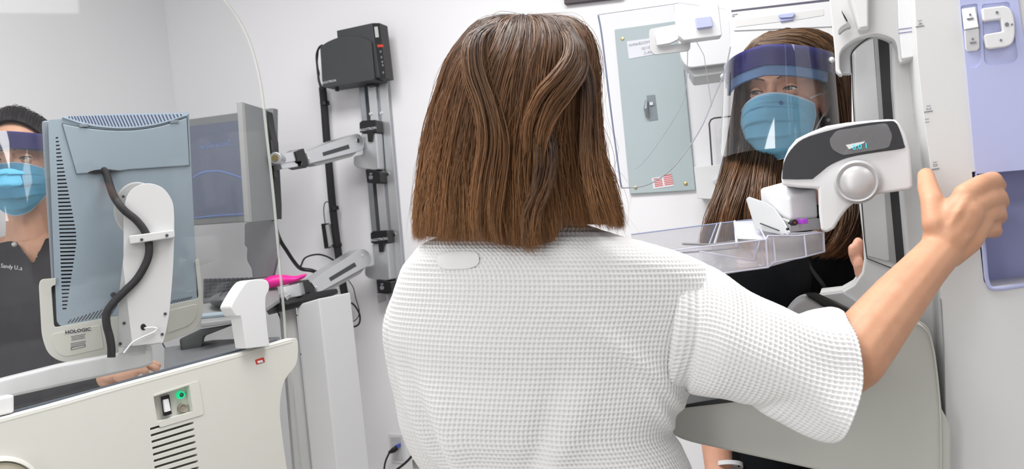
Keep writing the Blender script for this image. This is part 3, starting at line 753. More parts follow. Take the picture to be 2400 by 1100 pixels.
# raised surround of the recess
ri = rnd([(363, 926), (455, 896), (468, 896), (478, 970), (382, 1003), (372, 1000)], 4)
obj('recess_surround', MB().prism(CP, rnd([(362, 925), (466, 893), (478, 972), (374, 1003)], 6), -.0012, .0014), CREAM, con, cut=MB().prism(CP, rec, -.02, .05))
obj('switch_frame', MB().prism(CP, [(375, 931), (396, 924), (406, 983), (384, 990)], .0115, .003), GREY, con)
sw = obj('power_switch', MB().prism(CP, [(380, 931), (397, 926), (403, 971), (386, 976)], .006, .008), BLACK, con, .0005)
obj('rocker', MB().extrude([CP.hit(384, 938, .002), CP.hit(395, 935, .005), CP.hit(401, 963, -.001), CP.hit(388, 967, -.004)], CP.n * .006), WHITE, sw, .0005)
def disc(pl, cx, cy, rpx, off, th):
    p = pl.hit(cx, cy, off); r = rpx * (p - CAM).y / FPX; return p, r
p, r = disc(CP, 421, 926, 9.5, .014, 0)
gl = obj('indicator_ring', MB().lathe(p + CP.n * .010, -CP.n, ((0, r), (.014, r), (.018, r * .85), (.018, r * .62), (.013, r * .6))), GREENL, con)
obj('indicator_center', MB().lathe(p - CP.n * .002, -CP.n, ((0, r * .58), (.006, r * .5), (.008, r * .2))), mat('dark_green', (20, 80, 70), .3), gl)
p, r = disc(CP, 425, 957, 10.5, .014, 0)
obj('reset_button', MB().lathe(p + CP.n * .008, -CP.n, ((0, r), (.012, r), (.015, r * .85), (.013, r * .7))), mat('taupe_button', (150, 144, 132), .4), con)
ptext('lettering', 'ON', CP, 437, 922, 5, INKG, con, .0134)
ptext('lettering', 'OFF', CP, 440, 952, 5, INKG, con, .0134)
obj('side_slot', MB().prism(CP, [(448, 908), (452, 907), (459, 966), (455, 967)], .0125, .002), MIDGREY, con)
# red label
rl = obj('red_label', MB().prism(CP, rnd([(598, 844), (618, 838), (621, 849), (601, 855)], 1.5), -.0008, .001), REDL, con)
obj('label_plate', MB().prism(CP, [(603, 847), (615, 844), (617, 849), (605, 852)], -.0014, .0008), PAPER, rl)
# beige round foot
p, r = disc(CP, -8, 1172, 100, 0, 0)
rg = obj('round_cover', MB().lathe(p + CP.n * .01, -CP.n, ((0, r), (.012, r), (.02, r * .97), (.022, r * .9), (.012, r * .86)), 64), CREAM, con)
obj('round_inset', MB().lathe(p + CP.n * .01, -CP.n, ((0, r * .86), (.018, r * .86), (.024, r * .5), (.025, .01)), 64), BEIGE, rg)
# slot strip on top
obj('glass_slot', MB().prism(CP, [(34, 963), (260, 902), (420, 856), (560, 820), (650, 795), (650, 802), (560, 828), (420, 865), (260, 910), (34, 972)], .034, .006), mat('slot_grey', (96, 104, 118), .25), con)
obj('left_block', MB().prism(CP, [(-60, 945), (34, 925), (34, 968), (-60, 990)], .02, .06), WHITE, con, .004)
# white grip post
gp = thing('grip_post', 'white rounded hand grip post standing on the right end of the console', 'grip', CP.hit(600, 815))
go = spl([(578, 818), (572, 780), (566, 745), (560, 742), (552, 740), (545, 728), (542, 718), (556, 692), (572, 668), (584, 658), (604, 655), (624, 657), (631, 668), (630, 682), (624, 695), (623, 720), (627, 770), (632, 806)], 3)
obj('post', MB().prism(CP, go + [(632, 812)], -.016, .04), WHITE, gp, .008, 4, 50)
# the leaded glass shield
sh = thing('glass_shield', 'clear curved-top protective glass screen standing in the console top', 'glass shield', CP.hit(300, 880, .035))
edge = spl([(505, -40), (530, 0), (560, 42), (585, 92), (603, 150), (615, 210), (622, 270), (632, 360), (642, 450), (652, 560), (661, 660), (668, 740), (672, 792)], 3)
go = [(-80, -40)] + edge + [(684, 850), (694, 960), (706, 1080), (712, 1130), (665, 1135), (650, 900), (560, 840), (300, 900), (-80, 1000)]
obj('glass_pane', MB().prism(CP, go, .035, .008), GLASS, sh, flat=True)
eb = MB().tube([CP.hit(x, y, .039) for x, y in edge], .0011, 8)
obj('glass_rim', eb, GLASSE, sh)
# horizontal bar carrying the monitor
br = thing('monitor_bar', 'long white rounded bar crossing the console top under the tilting monitor', 'bar', CP.hit(150, 860, .1))
BARW = mat('white_bar_lightened', (240, 240, 243), .35)  # white lightened in the colour because the bar sits in shade
BP = Pl(200, 860, CP.hit(200, 860, .08).y, 30)
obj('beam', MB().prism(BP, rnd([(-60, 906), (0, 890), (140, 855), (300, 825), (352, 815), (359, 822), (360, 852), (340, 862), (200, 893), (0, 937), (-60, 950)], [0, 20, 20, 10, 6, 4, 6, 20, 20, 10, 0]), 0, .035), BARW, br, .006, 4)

# the tilting monitor
MO = Pl(280, 500, 1.56, 30, -2)
mo = thing('tilting_monitor', 'large blue-grey monitor seen from behind, cradled on the console bar', 'monitor', W(280, 830, 1.6))
ol_ = rnd([(113, 281), (443, 263), (462, 702), (454, 704), (143, 766), (133, 755)], [6, 6, 4, 6, 14, 14])
vent = MB()
# side vent: a tall column of short slots, spindle shaped
for k in range(46):
    y = 312 + k * 9.1; x0 = 132 + k * .36
    t = k / 45; wd = 6 + 34 * min(1, t / .55) if t < .55 else 40 - 30 * max(0, (t - .62)) / .38
    vent.prism(MO, [(x0, y), (x0 + wd, y - .8), (x0 + wd, y + 2.8), (x0, y + 3.6)], -.05, .066)
shell = obj('rear_casing', MB().prism(MO, ol_, -.012, .022), BLUEG, mo, cut=vent)
md = shell.modifiers.new('b', 'BEVEL'); md.width = .003; md.segments = 2; md.limit_method = 'ANGLE'; md.angle_limit = math.radians(60)
obj('slot_backing', MB().prism(MO, [(128, 300), (180, 300), (190, 740), (145, 740)], .0062, .002), BLACK, mo)
obj('bezel', MB().prism(MO, rnd([(98, 283), (443, 265), (464, 703), (140, 770), (128, 764)], 6), .012, .022), BLUEGD, mo, .004)
obj('display', MB().prism(MO, rnd([(112, 300), (436, 282), (454, 690), (146, 748)], 3), .0342, .002), SCREEN, mo)
# curved top vent and slots
tv = spl([(146, 275), (200, 292), (262, 300), (320, 299), (380, 289), (440, 270)], 5)
vt = obj('top_vent', MB().prism(MO, tv + [(442, 264), (300, 266), (146, 273)], -.016, .02), BLUEGL, mo)
sl = MB()
for k in range(36):
    x = 162 + k * 7.7
    f = lambda xx: 300.5 - ((xx - 285) / 142) ** 2 * 26
    yb = f(x) - 4; yt = 273 - (x - 146) * .02
    if yb - yt > 3: sl.prism(MO, [(x - (yb - yt) * .45, yt), (x + 2.8 - (yb - yt) * .45, yt), (x + 2.8, yb), (x, yb)], -.0166, .001)
obj('vent_slots', sl, mat('slot_blue', (70, 80, 120), .5), vt)
lid = spl([(146, 290), (200, 300), (262, 306), (320, 305), (380, 295), (438, 276)], 4) + [(444, 388), (300, 398), (280, 401), (180, 408)]
obj('rear_cover', MB().prism(MO, lid, -.0165, .006), BLUEG, mo, .0018)
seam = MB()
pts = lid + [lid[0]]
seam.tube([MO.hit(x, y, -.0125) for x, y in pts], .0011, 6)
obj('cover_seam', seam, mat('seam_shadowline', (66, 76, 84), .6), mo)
obj('cable_notch', MB().prism(MO, spl([(206, 405), (222, 399), (245, 397), (262, 398), (282, 401), (262, 404), (240, 406), (222, 408)], 3, True), -.0176, .0012), BLACK, mo)
for x, y in ((196, 293), (409, 284)):
    obj('catch', MB().prism(MO, rnd([(x - 10, y - 2), (x + 10, y - 3), (x + 10, y + 4), (x - 10, y + 5)], 1), -.0185, .004), BLUEGD, mo, .0005)
sl = MB()
for k in range(13):
    x = 158 + k * 8.2; y = 762 - k * 1.4
    sl.prism(MO, [(x, y - 4), (x + 8 + k * .8, y - 13 - k * 1.5), (x + 10 + k * .8, y - 13 - k * 1.5), (x + 2, y - 4)], -.0126, .001)
for k in range(8):
    x = 400 + k * 6.2; y = 711 - k * 1.3
    sl.prism(MO, [(x, y), (x + 6, y - 7), (x + 8, y - 7), (x + 2, y)], -.0126, .001)
obj('bottom_vent', sl, BLACK, mo)
p, r = disc(MO, 266, 692, 7, -.0126, 0)
obj('round_logo', MB().lathe(p, -MO.n, ((0, r), (.0008, r), (.0008, r * .8), (0, r * .8))), INKG, mo)
# cradle, stand, cable
cr = thing('monitor_cradle', 'cream tray-like cradle with raised ends holding the tilting monitor', 'cradle', W(280, 840, 1.6))
CRP = Pl(280, 780, 1.535, 30)
co = rnd([(92, 668), (96, 655), (131, 652), (131, 668), (120, 672), (127, 768), (290, 738), (466, 700), (458, 612), (466, 605), (476, 700), (476, 742), (455, 778), (390, 802), (150, 852), (112, 832), (99, 790)], [10, 10, 2, 3, 8, 8, 8, 8, 3, 5, 20, 20, 22, 20, 30, 30, 16])
obj('frame', MB().prism(CRP, co, -.006, .055), CREAM, cr, .004, 3, 50)
obj('recessed_face', MB().prism(CRP, rnd([(119, 783), (235, 762), (244, 817), (150, 838), (128, 822)], [10, 4, 4, 30, 24]), -.0075, .003), mat('cradle_face', (214, 213, 204), .45), cr, .001)
obj('recessed_face', MB().prism(CRP, rnd([(396, 728), (462, 712), (464, 738), (448, 762), (392, 782)], [4, 8, 14, 24, 4]), -.0075, .003), mat('cradle_face2', (214, 213, 204), .45), cr, .001)
ptext('lettering', 'HOLOGIC', CRP, 183, 776, 9.5, INK, cr, -.0092, rot=0, bold=.03)
tx = MB()
for k, (w, dk) in enumerate(((34, 0), (30, 0), (32, 0), (0, 0), (36, 0), (34, 0), (34, 0))):
    if w: y = 786 + k * 4.1; tx.prism(CRP, [(183 - w / 2, y + w * .09), (183 + w / 2, y - w * .09), (183 + w / 2, y - w * .09 + 1.7), (183 - w / 2, y + w * .09 + 1.7)], -.0082, .0006)
obj('small_print', tx, INKG, cr)
bx = MB()
for (x0, y0), (x1, y1) in (((166, 816), (199, 808)), ((199, 808), (200, 813)), ((200, 813), (167, 821)), ((167, 821), (166, 816))):
    bx.tube([CRP.hit(x0, y0, -.008), CRP.hit(x1, y1, -.008)], .0004, 5)
obj('print_box', bx, INK, cr)
stn = thing('monitor_stand', 'white stand column with a round pivot behind the tilting monitor', 'monitor stand', W(330, 830, 1.52))  # same white as the bar; grey parts tone down the strong light
SP = Pl(335, 600, 1.49, 26)
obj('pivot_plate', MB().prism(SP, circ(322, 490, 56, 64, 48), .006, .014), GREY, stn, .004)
so = spl([(290, 520), (294, 470), (312, 442), (345, 430), (380, 440), (402, 468), (408, 500), (408, 560), (405, 640), (396, 740), (383, 800), (376, 804)], 4) + [(282, 815), (276, 812), (279, 700), (290, 600)]
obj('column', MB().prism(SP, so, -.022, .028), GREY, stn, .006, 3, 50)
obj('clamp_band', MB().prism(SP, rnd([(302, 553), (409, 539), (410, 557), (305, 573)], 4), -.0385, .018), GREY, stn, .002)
for x, y, o_ in ((289, 461, -.0), (332, 562, -.039), (391, 552, -.039), (291, 758, -.0225), (387, 736, -.0225), (282, 806, -.0225), (380, 784, -.0225)):
    p = SP.hit(x, y, o_); obj('screw', MB().lathe(p, -SP.n, ((0, .0025), (.001, .0025), (.0015, .001))), DARK, stn)
obj('cable_hole', MB().prism(SP, circ(336, 767, 6.5, 7.5, 20), -.0228, .001), BLACK, stn)
ctr = SP.hit(318, 822, .02)
obj('turntable', MB().lathe(W(318, 830, 1.50), Vector((0, 0, 1)), ((0, .027), (.008, .027), (.010, .026), (.018, .026), (.026, .018))), WHITE, stn)
obj('white_cord', MB().tube([SP.hit(x, y, -.028) for x, y in spl([(338, 770), (355, 768), (367, 770), (362, 778), (335, 790), (312, 802), (300, 815), (290, 828)], 5)], .0014, 8), WHITE, stn)
def cable_pt(x, y, o_):
    k = min(1, max(0, (y - 405) / 85)); k = k * k * (3 - 2 * k)
    return MO.hit(x, y, o_) * (1 - k) + SP.hit(x, y, -.029) * k
mc = tag(obj('monitor_cable', MB().tube([cable_pt(x, y, o_) for x, y, o_ in spl([(243, 398, -.012), (250, 410, -.02), (256, 430, -.024), (268, 462, -.028), (290, 492, -.03), (318, 515, -.03), (338, 540, -.03), (348, 565, -.03), (349, 595, -.03), (340, 622, -.03), (320, 655, -.03), (290, 685, -.03), (264, 712, -.03), (250, 735, -.03), (250, 762, -.03), (257, 790, -.03), (261, 815, -.03), (261, 838, -.03)], 5)], .0066, 12), BRAID), 'thick black ribbed cable snaking down the back of the tilting monitor', 'cable')

# desk top behind the console
dk = thing('desk', 'grey work surface seen through the glass behind the console', 'desk', W(480, 900, 2.1))
obj('top', MB().extrude([W(385, 866, 1.85), W(650, 826, 1.85), W(655, 790, 2.2), W(500, 797, 2.2), W(385, 815, 2.2)], Vector((0, 0, -.03))), DESKG, dk, .002)
# ------------------------------------------------------------------ people
class Fr:
    def __init__(s, o, yaw, tilt=0.0, roll=0.0):
        """head frame: yaw 0 faces the camera, positive turns towards the picture's left"""
        s.o = Vector(o); a = math.radians(yaw); s.f = Vector((-math.sin(a), -math.cos(a), 0)); s.u = Vector((0, 0, 1)); s.s = s.f.cross(s.u)
        m = Matrix.Rotation(math.radians(tilt), 3, s.s); s.f = m @ s.f; s.u = m @ s.u
        m = Matrix.Rotation(math.radians(roll), 3, s.f); s.s = m @ s.s; s.u = m @ s.u
    def __call__(s, x, y, z): return s.o + s.s * x + s.f * y + s.u * z
    def ax(s, a, b, c): return (s.s * a, s.f * b, s.u * c)

def head_mb(h):
    m = MB()
    m.ell(h(0, -.012, .028), h.ax(.073, .092, .088), 28, 18)
    m.ell(h(0, .018, -.03), h.ax(.062, .068, .070), 24, 16)
    m.ell(h(0, .045, -.075), h.ax(.038, .038, .034), 20, 12)
    for s in (-1, 1):
        m.ell(h(.040 * s, .050, -.022), h.ax(.021, .024, .020))
        m.chain([(h(.052 * s, .058, .028), .008), (h(.030 * s, .074, .031), .0085), (h(.010 * s, .079, .026), .008)])
        m.ell(h(.010 * s, .089, -.040), h.ax(.008, .009, .007))
        m.ell(h(.073 * s, -.006, -.008), h.ax(.007, .016, .030))
        m.chain([(h(.077 * s, .002, .012), .005), (h(.081 * s, -.014, .014), .005), (h(.080 * s, -.018, -.005), .0045), (h(.074 * s, -.004, -.030), .006)])
    m.chain([(h(0, .080, .022), .0085), (h(0, .090, -.005), .0085), (h(0, .103, -.030), .0095), (h(0, .096, -.040), .008)])
    m.chain([(h(-.018, .077, -.062), .006), (h(0, .085, -.060), .0065), (h(.018, .077, -.062), .006)])
    m.chain([(h(-.015, .078, -.070), .0055), (h(0, .083, -.071), .007), (h(.015, .078, -.070), .0055)])
    return m
def eyes(h, parent, skin, iris):
    for s in (-1, 1):
        c = h(.0315 * s, .0655, .006); r = .0128
        e = obj('eye', MB().ell(c, h.ax(r, r, r), 24, 16), mat('eye_white', (226, 222, 220), .15), parent)
        g = (h.f * .96 + h.s * .12 - h.u * .06).normalized()
        obj('iris', MB().lathe(c + g * (r * .86), g, ((0, .0068), (r * .10, .0064), (r * .15, .003), (r * .165, .0005)), 20), mat('iris', iris, .1), e)
        obj('pupil', MB().lathe(c + g * (r * .99), g, ((0, .0026), (.0004, .0024), (.0006, .0003)), 16), BLACK, e)
def lids(h):
    """upper and lower eyelid shells, joined to the head's skin"""
    m = MB()
    for s in (-1, 1):
        c = h(.0315 * s, .0655, .006); r = .0142
        for (t0, t1, up) in ((17, 84, 1), (16, 75, -1)):
            rows = []
            for j in range(7):
                row = []
                for i in range(15):
                    az = math.radians(-72 + 144 * i / 14)
                    k = 1 - (abs(i - 7) / 7) ** 2 * .85
                    el = math.radians((t0 * k - 2) + (t1 - t0) * j / 6) * up
                    row.append(c + (h.s * math.sin(az) * math.cos(el) + h.f * math.cos(az) * math.cos(el) + h.u * math.sin(el)) * r)
                rows.append(row)
            k0 = len(m.v)
            for row in rows: m.v += row
            for j in range(6):
                for i in range(14): m.f.append((k0 + j * 15 + i, k0 + j * 15 + i + 1, k0 + (j + 1) * 15 + i + 1, k0 + (j + 1) * 15 + i))
    return m
def lashes(h):
    m = MB()
    for s in (-1, 1):
        c = h(.0315 * s, .0655, .006); r = .0146; pts = []
        for i in range(13):
            az = math.radians(-64 + 128 * i / 12); k = 1 - (abs(i - 6) / 6) ** 2 * .85; el = math.radians(17 * k - 2)
            pts.append(c + (h.s * math.sin(az) * math.cos(el) + h.f * math.cos(az) * math.cos(el) + h.u * math.sin(el)) * r)
        m.tube(pts, [.0004] + [.0011] * 11 + [.0004], 6)
    return m
def brows(h, parent, c, th=.0022):
    for s in (-1, 1):
        pts = [h(.012 * s, .0865, .0255), h(.024 * s, .0855, .031), h(.038 * s, .0775, .0335), (h(.051 * s, .066, .028))]
        p = [Vector(q) for q in spl([tuple(x) for x in pts], 5)]
        obj('eyebrow', MB().tube(p, [th * (1.1 - .06 * i) for i in range(len(p))], 8, flat=.6), mat('brow', c, .8), parent)
def ear_loops(h, parent, zt=-.010, zb=-.085):
    for s in (-1, 1):
        for z0, z1 in ((zt, .008), (zb, -.028)):
            obj('ear_loop', MB().tube([h(.062 * s, .048, z0), h(.070 * s, .03, (z0 + z1) / 2), h(.076 * s, -.002, z1), h(.080 * s, -.018, z1 * .5)], .0014, 8), WHITE, parent)
MASKB = mat('mask_blue', (122, 186, 218), .75, 0, .03, 40, .3, 900)
MASKC = mat('mask_bright_blue', (104, 184, 220), .75, 0, .03, 40, .3, 900)
MASKW = mat('mask_edge', (196, 214, 232), .8)
def mask(h, person, m, gather=0.0, mark=None):
    nu, nv = 45, 61; rows = []
    for j in range(nv):
        t = j / (nv - 1); row = []
        for i in range(nu):
            s = -1 + 2 * i / (nu - 1)
            z = -.012 - .112 * t + .006 * (1 - s * s) * (1 - t) - .010 * (1 - t) * s * s + (.026 * s * s * t)
            y0 = np.interp(t, [0, .18, .42, .7, .88, 1], [.105, .118, .121, .108, .088, .066])
            k = abs(s)
            yy = y0 - (y0 - .050) * (k ** 2.1)
            x = s * np.interp(t, [0, .3, .7, 1], [.068, .070, .062, .044]) * (1 + .08 * (1 - k))
            pl = ((t * 4.3 + .02 * math.sin(5 * s)) % 1.0)
            amp = .0050 * (1 - k ** 4) * (1 if .18 < t < .93 else .25)
            yy += (pl ** 1.6) * amp
            yy += .0015 * math.sin(9 * s + 3 * t) * t + gather * .004 * math.sin(14 * t + 6 * s) * (k ** 2)
            row.append(h(x, yy, z))
        rows.append(row)
    mb = MB()
    for r in rows: mb.v += r
    for j in range(nv - 1):
        for i in range(nu - 1): mb.f.append((j * nu + i, j * nu + i + 1, (j + 1) * nu + i + 1, (j + 1) * nu + i))
    o = obj('face_mask', mb, m, person, ang=80)
    md = o.modifiers.new('s', 'SOLIDIFY'); md.thickness = .0012; md.offset = 1
    # white bound edges
    e = MB().tube([Vector(p) + h.f * .0012 for p in rows[0]], .0018, 6)
    e.tube([Vector(r[0]) for r in rows], .0018, 6).tube([Vector(r[-1]) for r in rows], .0018, 6)
    e.tube([Vector(p) + h.f * .0012 for p in rows[-1]], .0012, 6)
    obj('bound_edge', e, MASKW, o)
    for jj in (3, 5):
        obj('stitch_line', MB().tube([Vector(p) + h.f * .0012 for p in rows[jj]][2:-2], .0005, 5), mat('stitch_blue', (90, 140, 180), .8), o)
    ear_loops(h, o)
    return o, rows
def shield(h, person, R=.105, z1=.080, zb=-.15, band=(.080, .042), foam=.018, ang=78, flare=.02, cy=-.005):
    fs = obj('face_shield', visor_mb(h, R, band[0] - .0, zb, ang, flare, cy), VISOR, person, ang=80)
    b = MB()
    def arc(R_, z0, z1_, a0, a1, n=40, th=.002):
        rows = []
        for z, q in ((z0, 0), (z1_, 0), (z1_, th), (z0, th)):
            rows.append([h((R_ * .86 - q) * math.sin(math.radians(a0 + (a1 - a0) * i / n)), cy + (R_ - q) * math.cos(math.radians(a0 + (a1 - a0) * i / n)), z - .010 * abs(math.sin(math.radians(a0 + (a1 - a0) * i / n)))) for i in range(n + 1)])
        m_ = MB(); k = n + 1
        for r in rows: m_.v += r
        for a in range(4):
            for i in range(n): m_.f.append((a * k + i, a * k + i + 1, ((a + 1) % 4) * k + i + 1, ((a + 1) % 4) * k + i))
        return m_
    obj('headband', arc(R + .001 - .004, band[0], band[1], -ang, ang), BAND, fs)
    obj('foam_band', arc(R - .007, band[1] + .006, foam, -ang + 6, ang - 6, th=.006), FOAM, fs)
    for s in (-1, 1):
        a = math.radians(ang * .93) * s
        p = h(R * .87 * math.sin(a), cy + R * 1.0 * math.cos(a), band[1] + .012)
        obj('rivet', MB().ball(p, .006), WHITE, fs)
        obj('elastic_strap', MB().extrude([h(.090 * s, .02, .066), h(.079 * s, -.06, .040), h(.079 * s, -.06, .022), h(.092 * s, .02, .046)], h.s * (-.0015 * s)), BAND, fs)
    return fs
def visor_mb(h, R, zt, zb, ang, flare, cy, n=48, m=14):
    V = MB()
    for j in range(m + 1):
        t = j / m
        for i in range(n + 1):
            a = math.radians(-ang + 2 * ang * i / n)
            rr = R + flare * t; z = zt + (zb - zt) * t
            # rounded lower corners
            e = abs(i / n * 2 - 1)
            z = max(z, zb + .05 * max(0, (e - .55) / .45) ** 2)
            V.v.append(h((rr * .86) * math.sin(a), cy + rr * math.cos(a), z - .010 * abs(math.sin(a)) * (1 - t)))
    k = n + 1
    for j in range(m):
        for i in range(n): V.f.append((j * k + i, j * k + i + 1, (j + 1) * k + i + 1, (j + 1) * k + i))
    return V
def inpoly(x, y, P):
    c = False
    for i in range(len(P)):
        x0, y0 = P[i - 1]; x1, y1 = P[i]
        if (y0 > y) != (y1 > y) and x < (x1 - x0) * (y - y0) / (y1 - y0) + x0: c = not c
    return c
def folds(sc, amp, seed=0, st=(1, 1, .35)):
    o = Vector((seed * 3.1, seed, 0))
    return lambda p, n: amp * noise.noise(Vector((p.x * st[0], p.y * st[1], p.z * st[2])) * sc + o) + amp * .4 * noise.noise(Vector((p.x * st[0], p.y * st[1], p.z * st[2])) * sc * 2.3 + o)

# ---------- person at left behind the console
D1 = 2.05
pl_ = thing('person', 'person in a charcoal V-neck top, blue mask and face shield behind the glass at left', 'person', W(60, 1500, D1))
h1 = Fr(W(46, 388, D1), -16, 0, 0)
bm_ = head_mb(h1)
b = Fr(h1(0, -.035, 0), -10)                 # body frame
bm_.chain([(b(0, .02, -.06), .050), (b(0, .01, -.12), .047), (b(0, .0, -.17), .056)])
bm_.ell(b(0, -.01, -.225), b.ax(.150, .062, .070)); bm_.ell(b(0, .0, -.32), b.ax(.145, .080, .15)); bm_.ell(b(0, 0, -.52), b.ax(.13, .08, .16))
bm_.ell(b(0, .012, -.235), b.ax(.085, .050, .085))
SHL, SHR = b(.175, -.01, -.235), b(-.175, -.01, -.235)
# frame side axis s points to the person's right; the visible arm reaches to picture right
side = 1 if proj(SHL)[0] > proj(SHR)[0] else -1
if side < 0: SHL, SHR = SHR, SHL
hand1 = W(262, 886, 1.80); elbow1 = W(150, 930, 1.98)
bm_.chain([(SHL, .044), (elbow1, .038), (hand1 + Vector((-.01, .01, 0)), .024)])
bm_.chain([(SHR, .044), (SHR + Vector((-.03, .02, -.26)), .036), (SHR + Vector((.0, -.12, -.42)), .028), (SHR + Vector((.03, -.2, -.43)), .03)])
# hand with five fingers resting on the edge
H = lambda x, y, d: W(x, y, d)
bm_.ell(H(285, 876, 1.80), (Vector((.040, 0, .008)), Vector((0, .036, .0)), Vector((-.003, 0, .0135))))
for ch in ([(280, 884, 1.765, .0115), (300, 882, 1.755, .0105), (313, 877, 1.75, .0095), (317, 876, 1.748, .0085)],
           [(300, 868, 1.78, .010), (322, 858, 1.77, .0095), (334, 866, 1.76, .0085), (341, 872, 1.755, .008)],
           [(305, 866, 1.80, .010), (335, 852, 1.79, .0095), (352, 858, 1.78, .0085), (366, 865, 1.775, .008)],
           [(305, 866, 1.83, .010), (336, 850, 1.83, .009), (358, 852, 1.83, .008), (370, 857, 1.83, .0075)],
           [(303, 866, 1.86, .009), (328, 854, 1.87, .008), (346, 854, 1.87, .007), (356, 857, 1.87, .0065)]):
    bm_.chain([(H(x, y, d), r) for x, y, d, r in ch])
organic('body', bm_, SKIN3, pl_, .0026, 4, extra=lids(h1))
eyes(h1, pl_, SKIN3, (44, 34, 28)); brows(h1, pl_, (54, 44, 42))
obj('lash_line', lashes(h1), BLACK, pl_)
sm = MB()
sm.ell(b(0, -.012, -.235), b.ax(.168, .078, .072)); sm.ell(b(0, .0, -.33), b.ax(.168, .102, .17)); sm.ell(b(0, 0, -.55), b.ax(.17, .11, .22)); sm.ell(b(0, 0, -.8), b.ax(.18, .12, .2))
sm.chain([(b(.15, -.01, -.215), .050), (b(-.15, -.01, -.215), .050)])
sm.chain([(SHL, .056), (elbow1, .050), (W(242, 892, 1.83), .034)]); sm.chain([(SHR, .060), (SHR + Vector((-.03, .02, -.24)), .055)])
vneck = [(-30, 485), (0, 514), (30, 556), (60, 596), (78, 618), (92, 590), (112, 552), (130, 500), (90, 440), (0, 440)]
def vdel(c, n):
    x, y = proj(c); return inpoly(x, y, vneck) and c.y < D1 + .03
top1 = organic('scrub_top', sm, SCRUBG, pl_, .0035, 8, disp=folds(16, .006, 2), dele=vdel)
for a_, b_ in (((0, 514), (78, 618)), ((78, 618), (116, 548))):
    pass
nm = b(-.0, 0, 0)
PN = Pl(28, 626, (b(0, .11, -.33)).y - .012, -10)
ptext('embroidery', '. Sandy U..a', PN, 24, 626, 11, WHITE, top1, 0, rot=-13)
mk1, _ = mask(h1, pl_, MASKC, 1.0)
nk = obj('necklace', MB().ball(b(0.01, .085, -.19), .006), KNOB, pl_)
shield(h1, pl_, .112, band=(.068, .030), foam=.028, zb=-.14)
# dark tied-back hair
def skull_guides(h, part, n=26, K=14, ry=.100, rx=.081, rz=.098, face=58, low=-.05, back=-.012):
    G = []
    for i in range(n):
        a = math.radians(face + (360 - 2 * face) * i / (n - 1)); pts = []
        for k in range(K):
            t = k / (K - 1); e = math.radians(90 - 108 * t)
            pts.append(h(rx * math.sin(a) * math.cos(e), back + ry * math.cos(a) * math.cos(e), .028 + rz * math.sin(e)))
        G.append(np.array([list(p) for p in pts]))
    return np.array(G)
def crown_guides(h, n=20, K=16):
    """hair swept back from the forehead hairline over the skull"""
    G = []
    for i in range(n):
        s = -1 + 2 * i / (n - 1); pts = []
        for k in range(K):
            t = k / (K - 1); e = math.radians(42 + 120 * t)
            x = .078 * s * (1 - .1 * t)
            w = math.sqrt(max(.05, 1 - (s * .93) ** 2))
            pts.append(h(x, -.012 + .098 * math.cos(e) * w, .030 + .102 * math.sin(e) * w - .02 * s * s))
        G.append(np.array([list(p) for p in pts]))
    return np.array(G)
cen = np.array(list(h1(0, -.01, .02)))
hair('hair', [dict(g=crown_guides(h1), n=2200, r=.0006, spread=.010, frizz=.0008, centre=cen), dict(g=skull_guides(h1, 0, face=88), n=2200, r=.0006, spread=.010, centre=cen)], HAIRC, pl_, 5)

# ---------- technologist at right, behind the machine
D2 = 1.66
pt = thing('person', 'person in black top and glossy face shield, long brown hair, behind the machine', 'person', W(1850, 1700, D2))
h2 = Fr(W(1838, 240, D2), 33, 8, -3)
tm = head_mb(h2)
t = Fr(W(1878, 236, D2 + .04), 38)
tm.chain([(h2(0, -.02, -.07), .050), (t(0, .0, -.14), .048), (t(0, -.005, -.19), .056)])
tm.ell(t(0, -.01, -.245), t.ax(.150, .062, .06)); tm.ell(t(0, .0, -.36), t.ax(.145, .085, .16)); tm.ell(t(0, 0, -.6), t.ax(.135, .085, .2))
S_L, S_R = t(-.17, -.01, -.255), t(.17, -.01, -.255)
if proj(S_L)[0] > proj(S_R)[0]: S_L, S_R = S_R, S_L
# arm at picture right bends up to grip the column edge, other arm hangs to the bottom
el = W(2110, 800, 1.72); wr = W(2052, 672, 1.53)
tm.chain([(S_R, .045), (el, .036), (wr, .026)])
tm.ell(W(2036, 640, 1.50), (Vector((.022, 0, 0)), Vector((0, .02, 0)), Vector((0, 0, .038))))
for ch in ([(2030, 625, 1.47, .0105), (2016, 598, 1.455, .010), (2010, 578, 1.45, .0095), (2011, 568, 1.45, .0088)],
           [(2026, 640, 1.46, .0105), (2008, 612, 1.45, .010), (2001, 592, 1.445, .0095), (1999, 582, 1.445, .0085)],
           [(2028, 650, 1.455, .010), (2016, 640, 1.445, .0095), (2012, 622, 1.44, .009), (2012, 612, 1.44, .008)],
           [(2034, 662, 1.455, .0095), (2022, 652, 1.445, .009), (2018, 640, 1.44, .008), (2018, 632, 1.44, .0075)],
           [(2045, 640, 1.50, .011), (2040, 606, 1.50, .010), (2040, 586, 1.49, .009)]):
    tm.chain([(W(x, y, d), r) for x, y, d, r in ch])
tm.chain([(S_L, .045), (W(1668, 900, 1.7), .038), (W(1684, 1100, 1.62), .026), (W(1688, 1170, 1.6), .034)])
organic('body', tm, SKIN2, pt, .0035, 4, extra=lids(h2))
eyes(h2, pt, SKIN2, (70, 62, 50)); brows(h2, pt, (110, 84, 66), .0018)
obj('lash_line', lashes(h2), BLACK, pt)
sm = MB()
sm.ell(t(0, -.012, -.255), t.ax(.168, .078, .062)); sm.ell(t(0, .0, -.37), t.ax(.172, .108, .18)); sm.ell(t(0, 0, -.62), t.ax(.175, .115, .24)); sm.ell(t(0, 0, -.95), t.ax(.19, .13, .26))
sm.chain([(t(.14, -.01, -.245), .052), (t(-.14, -.01, -.245), .052)])
sm.chain([(S_R, .064), (W(2060, 800, 1.73), .062)]); sm.chain([(S_L, .064), (W(1672, 830, 1.71), .058)])
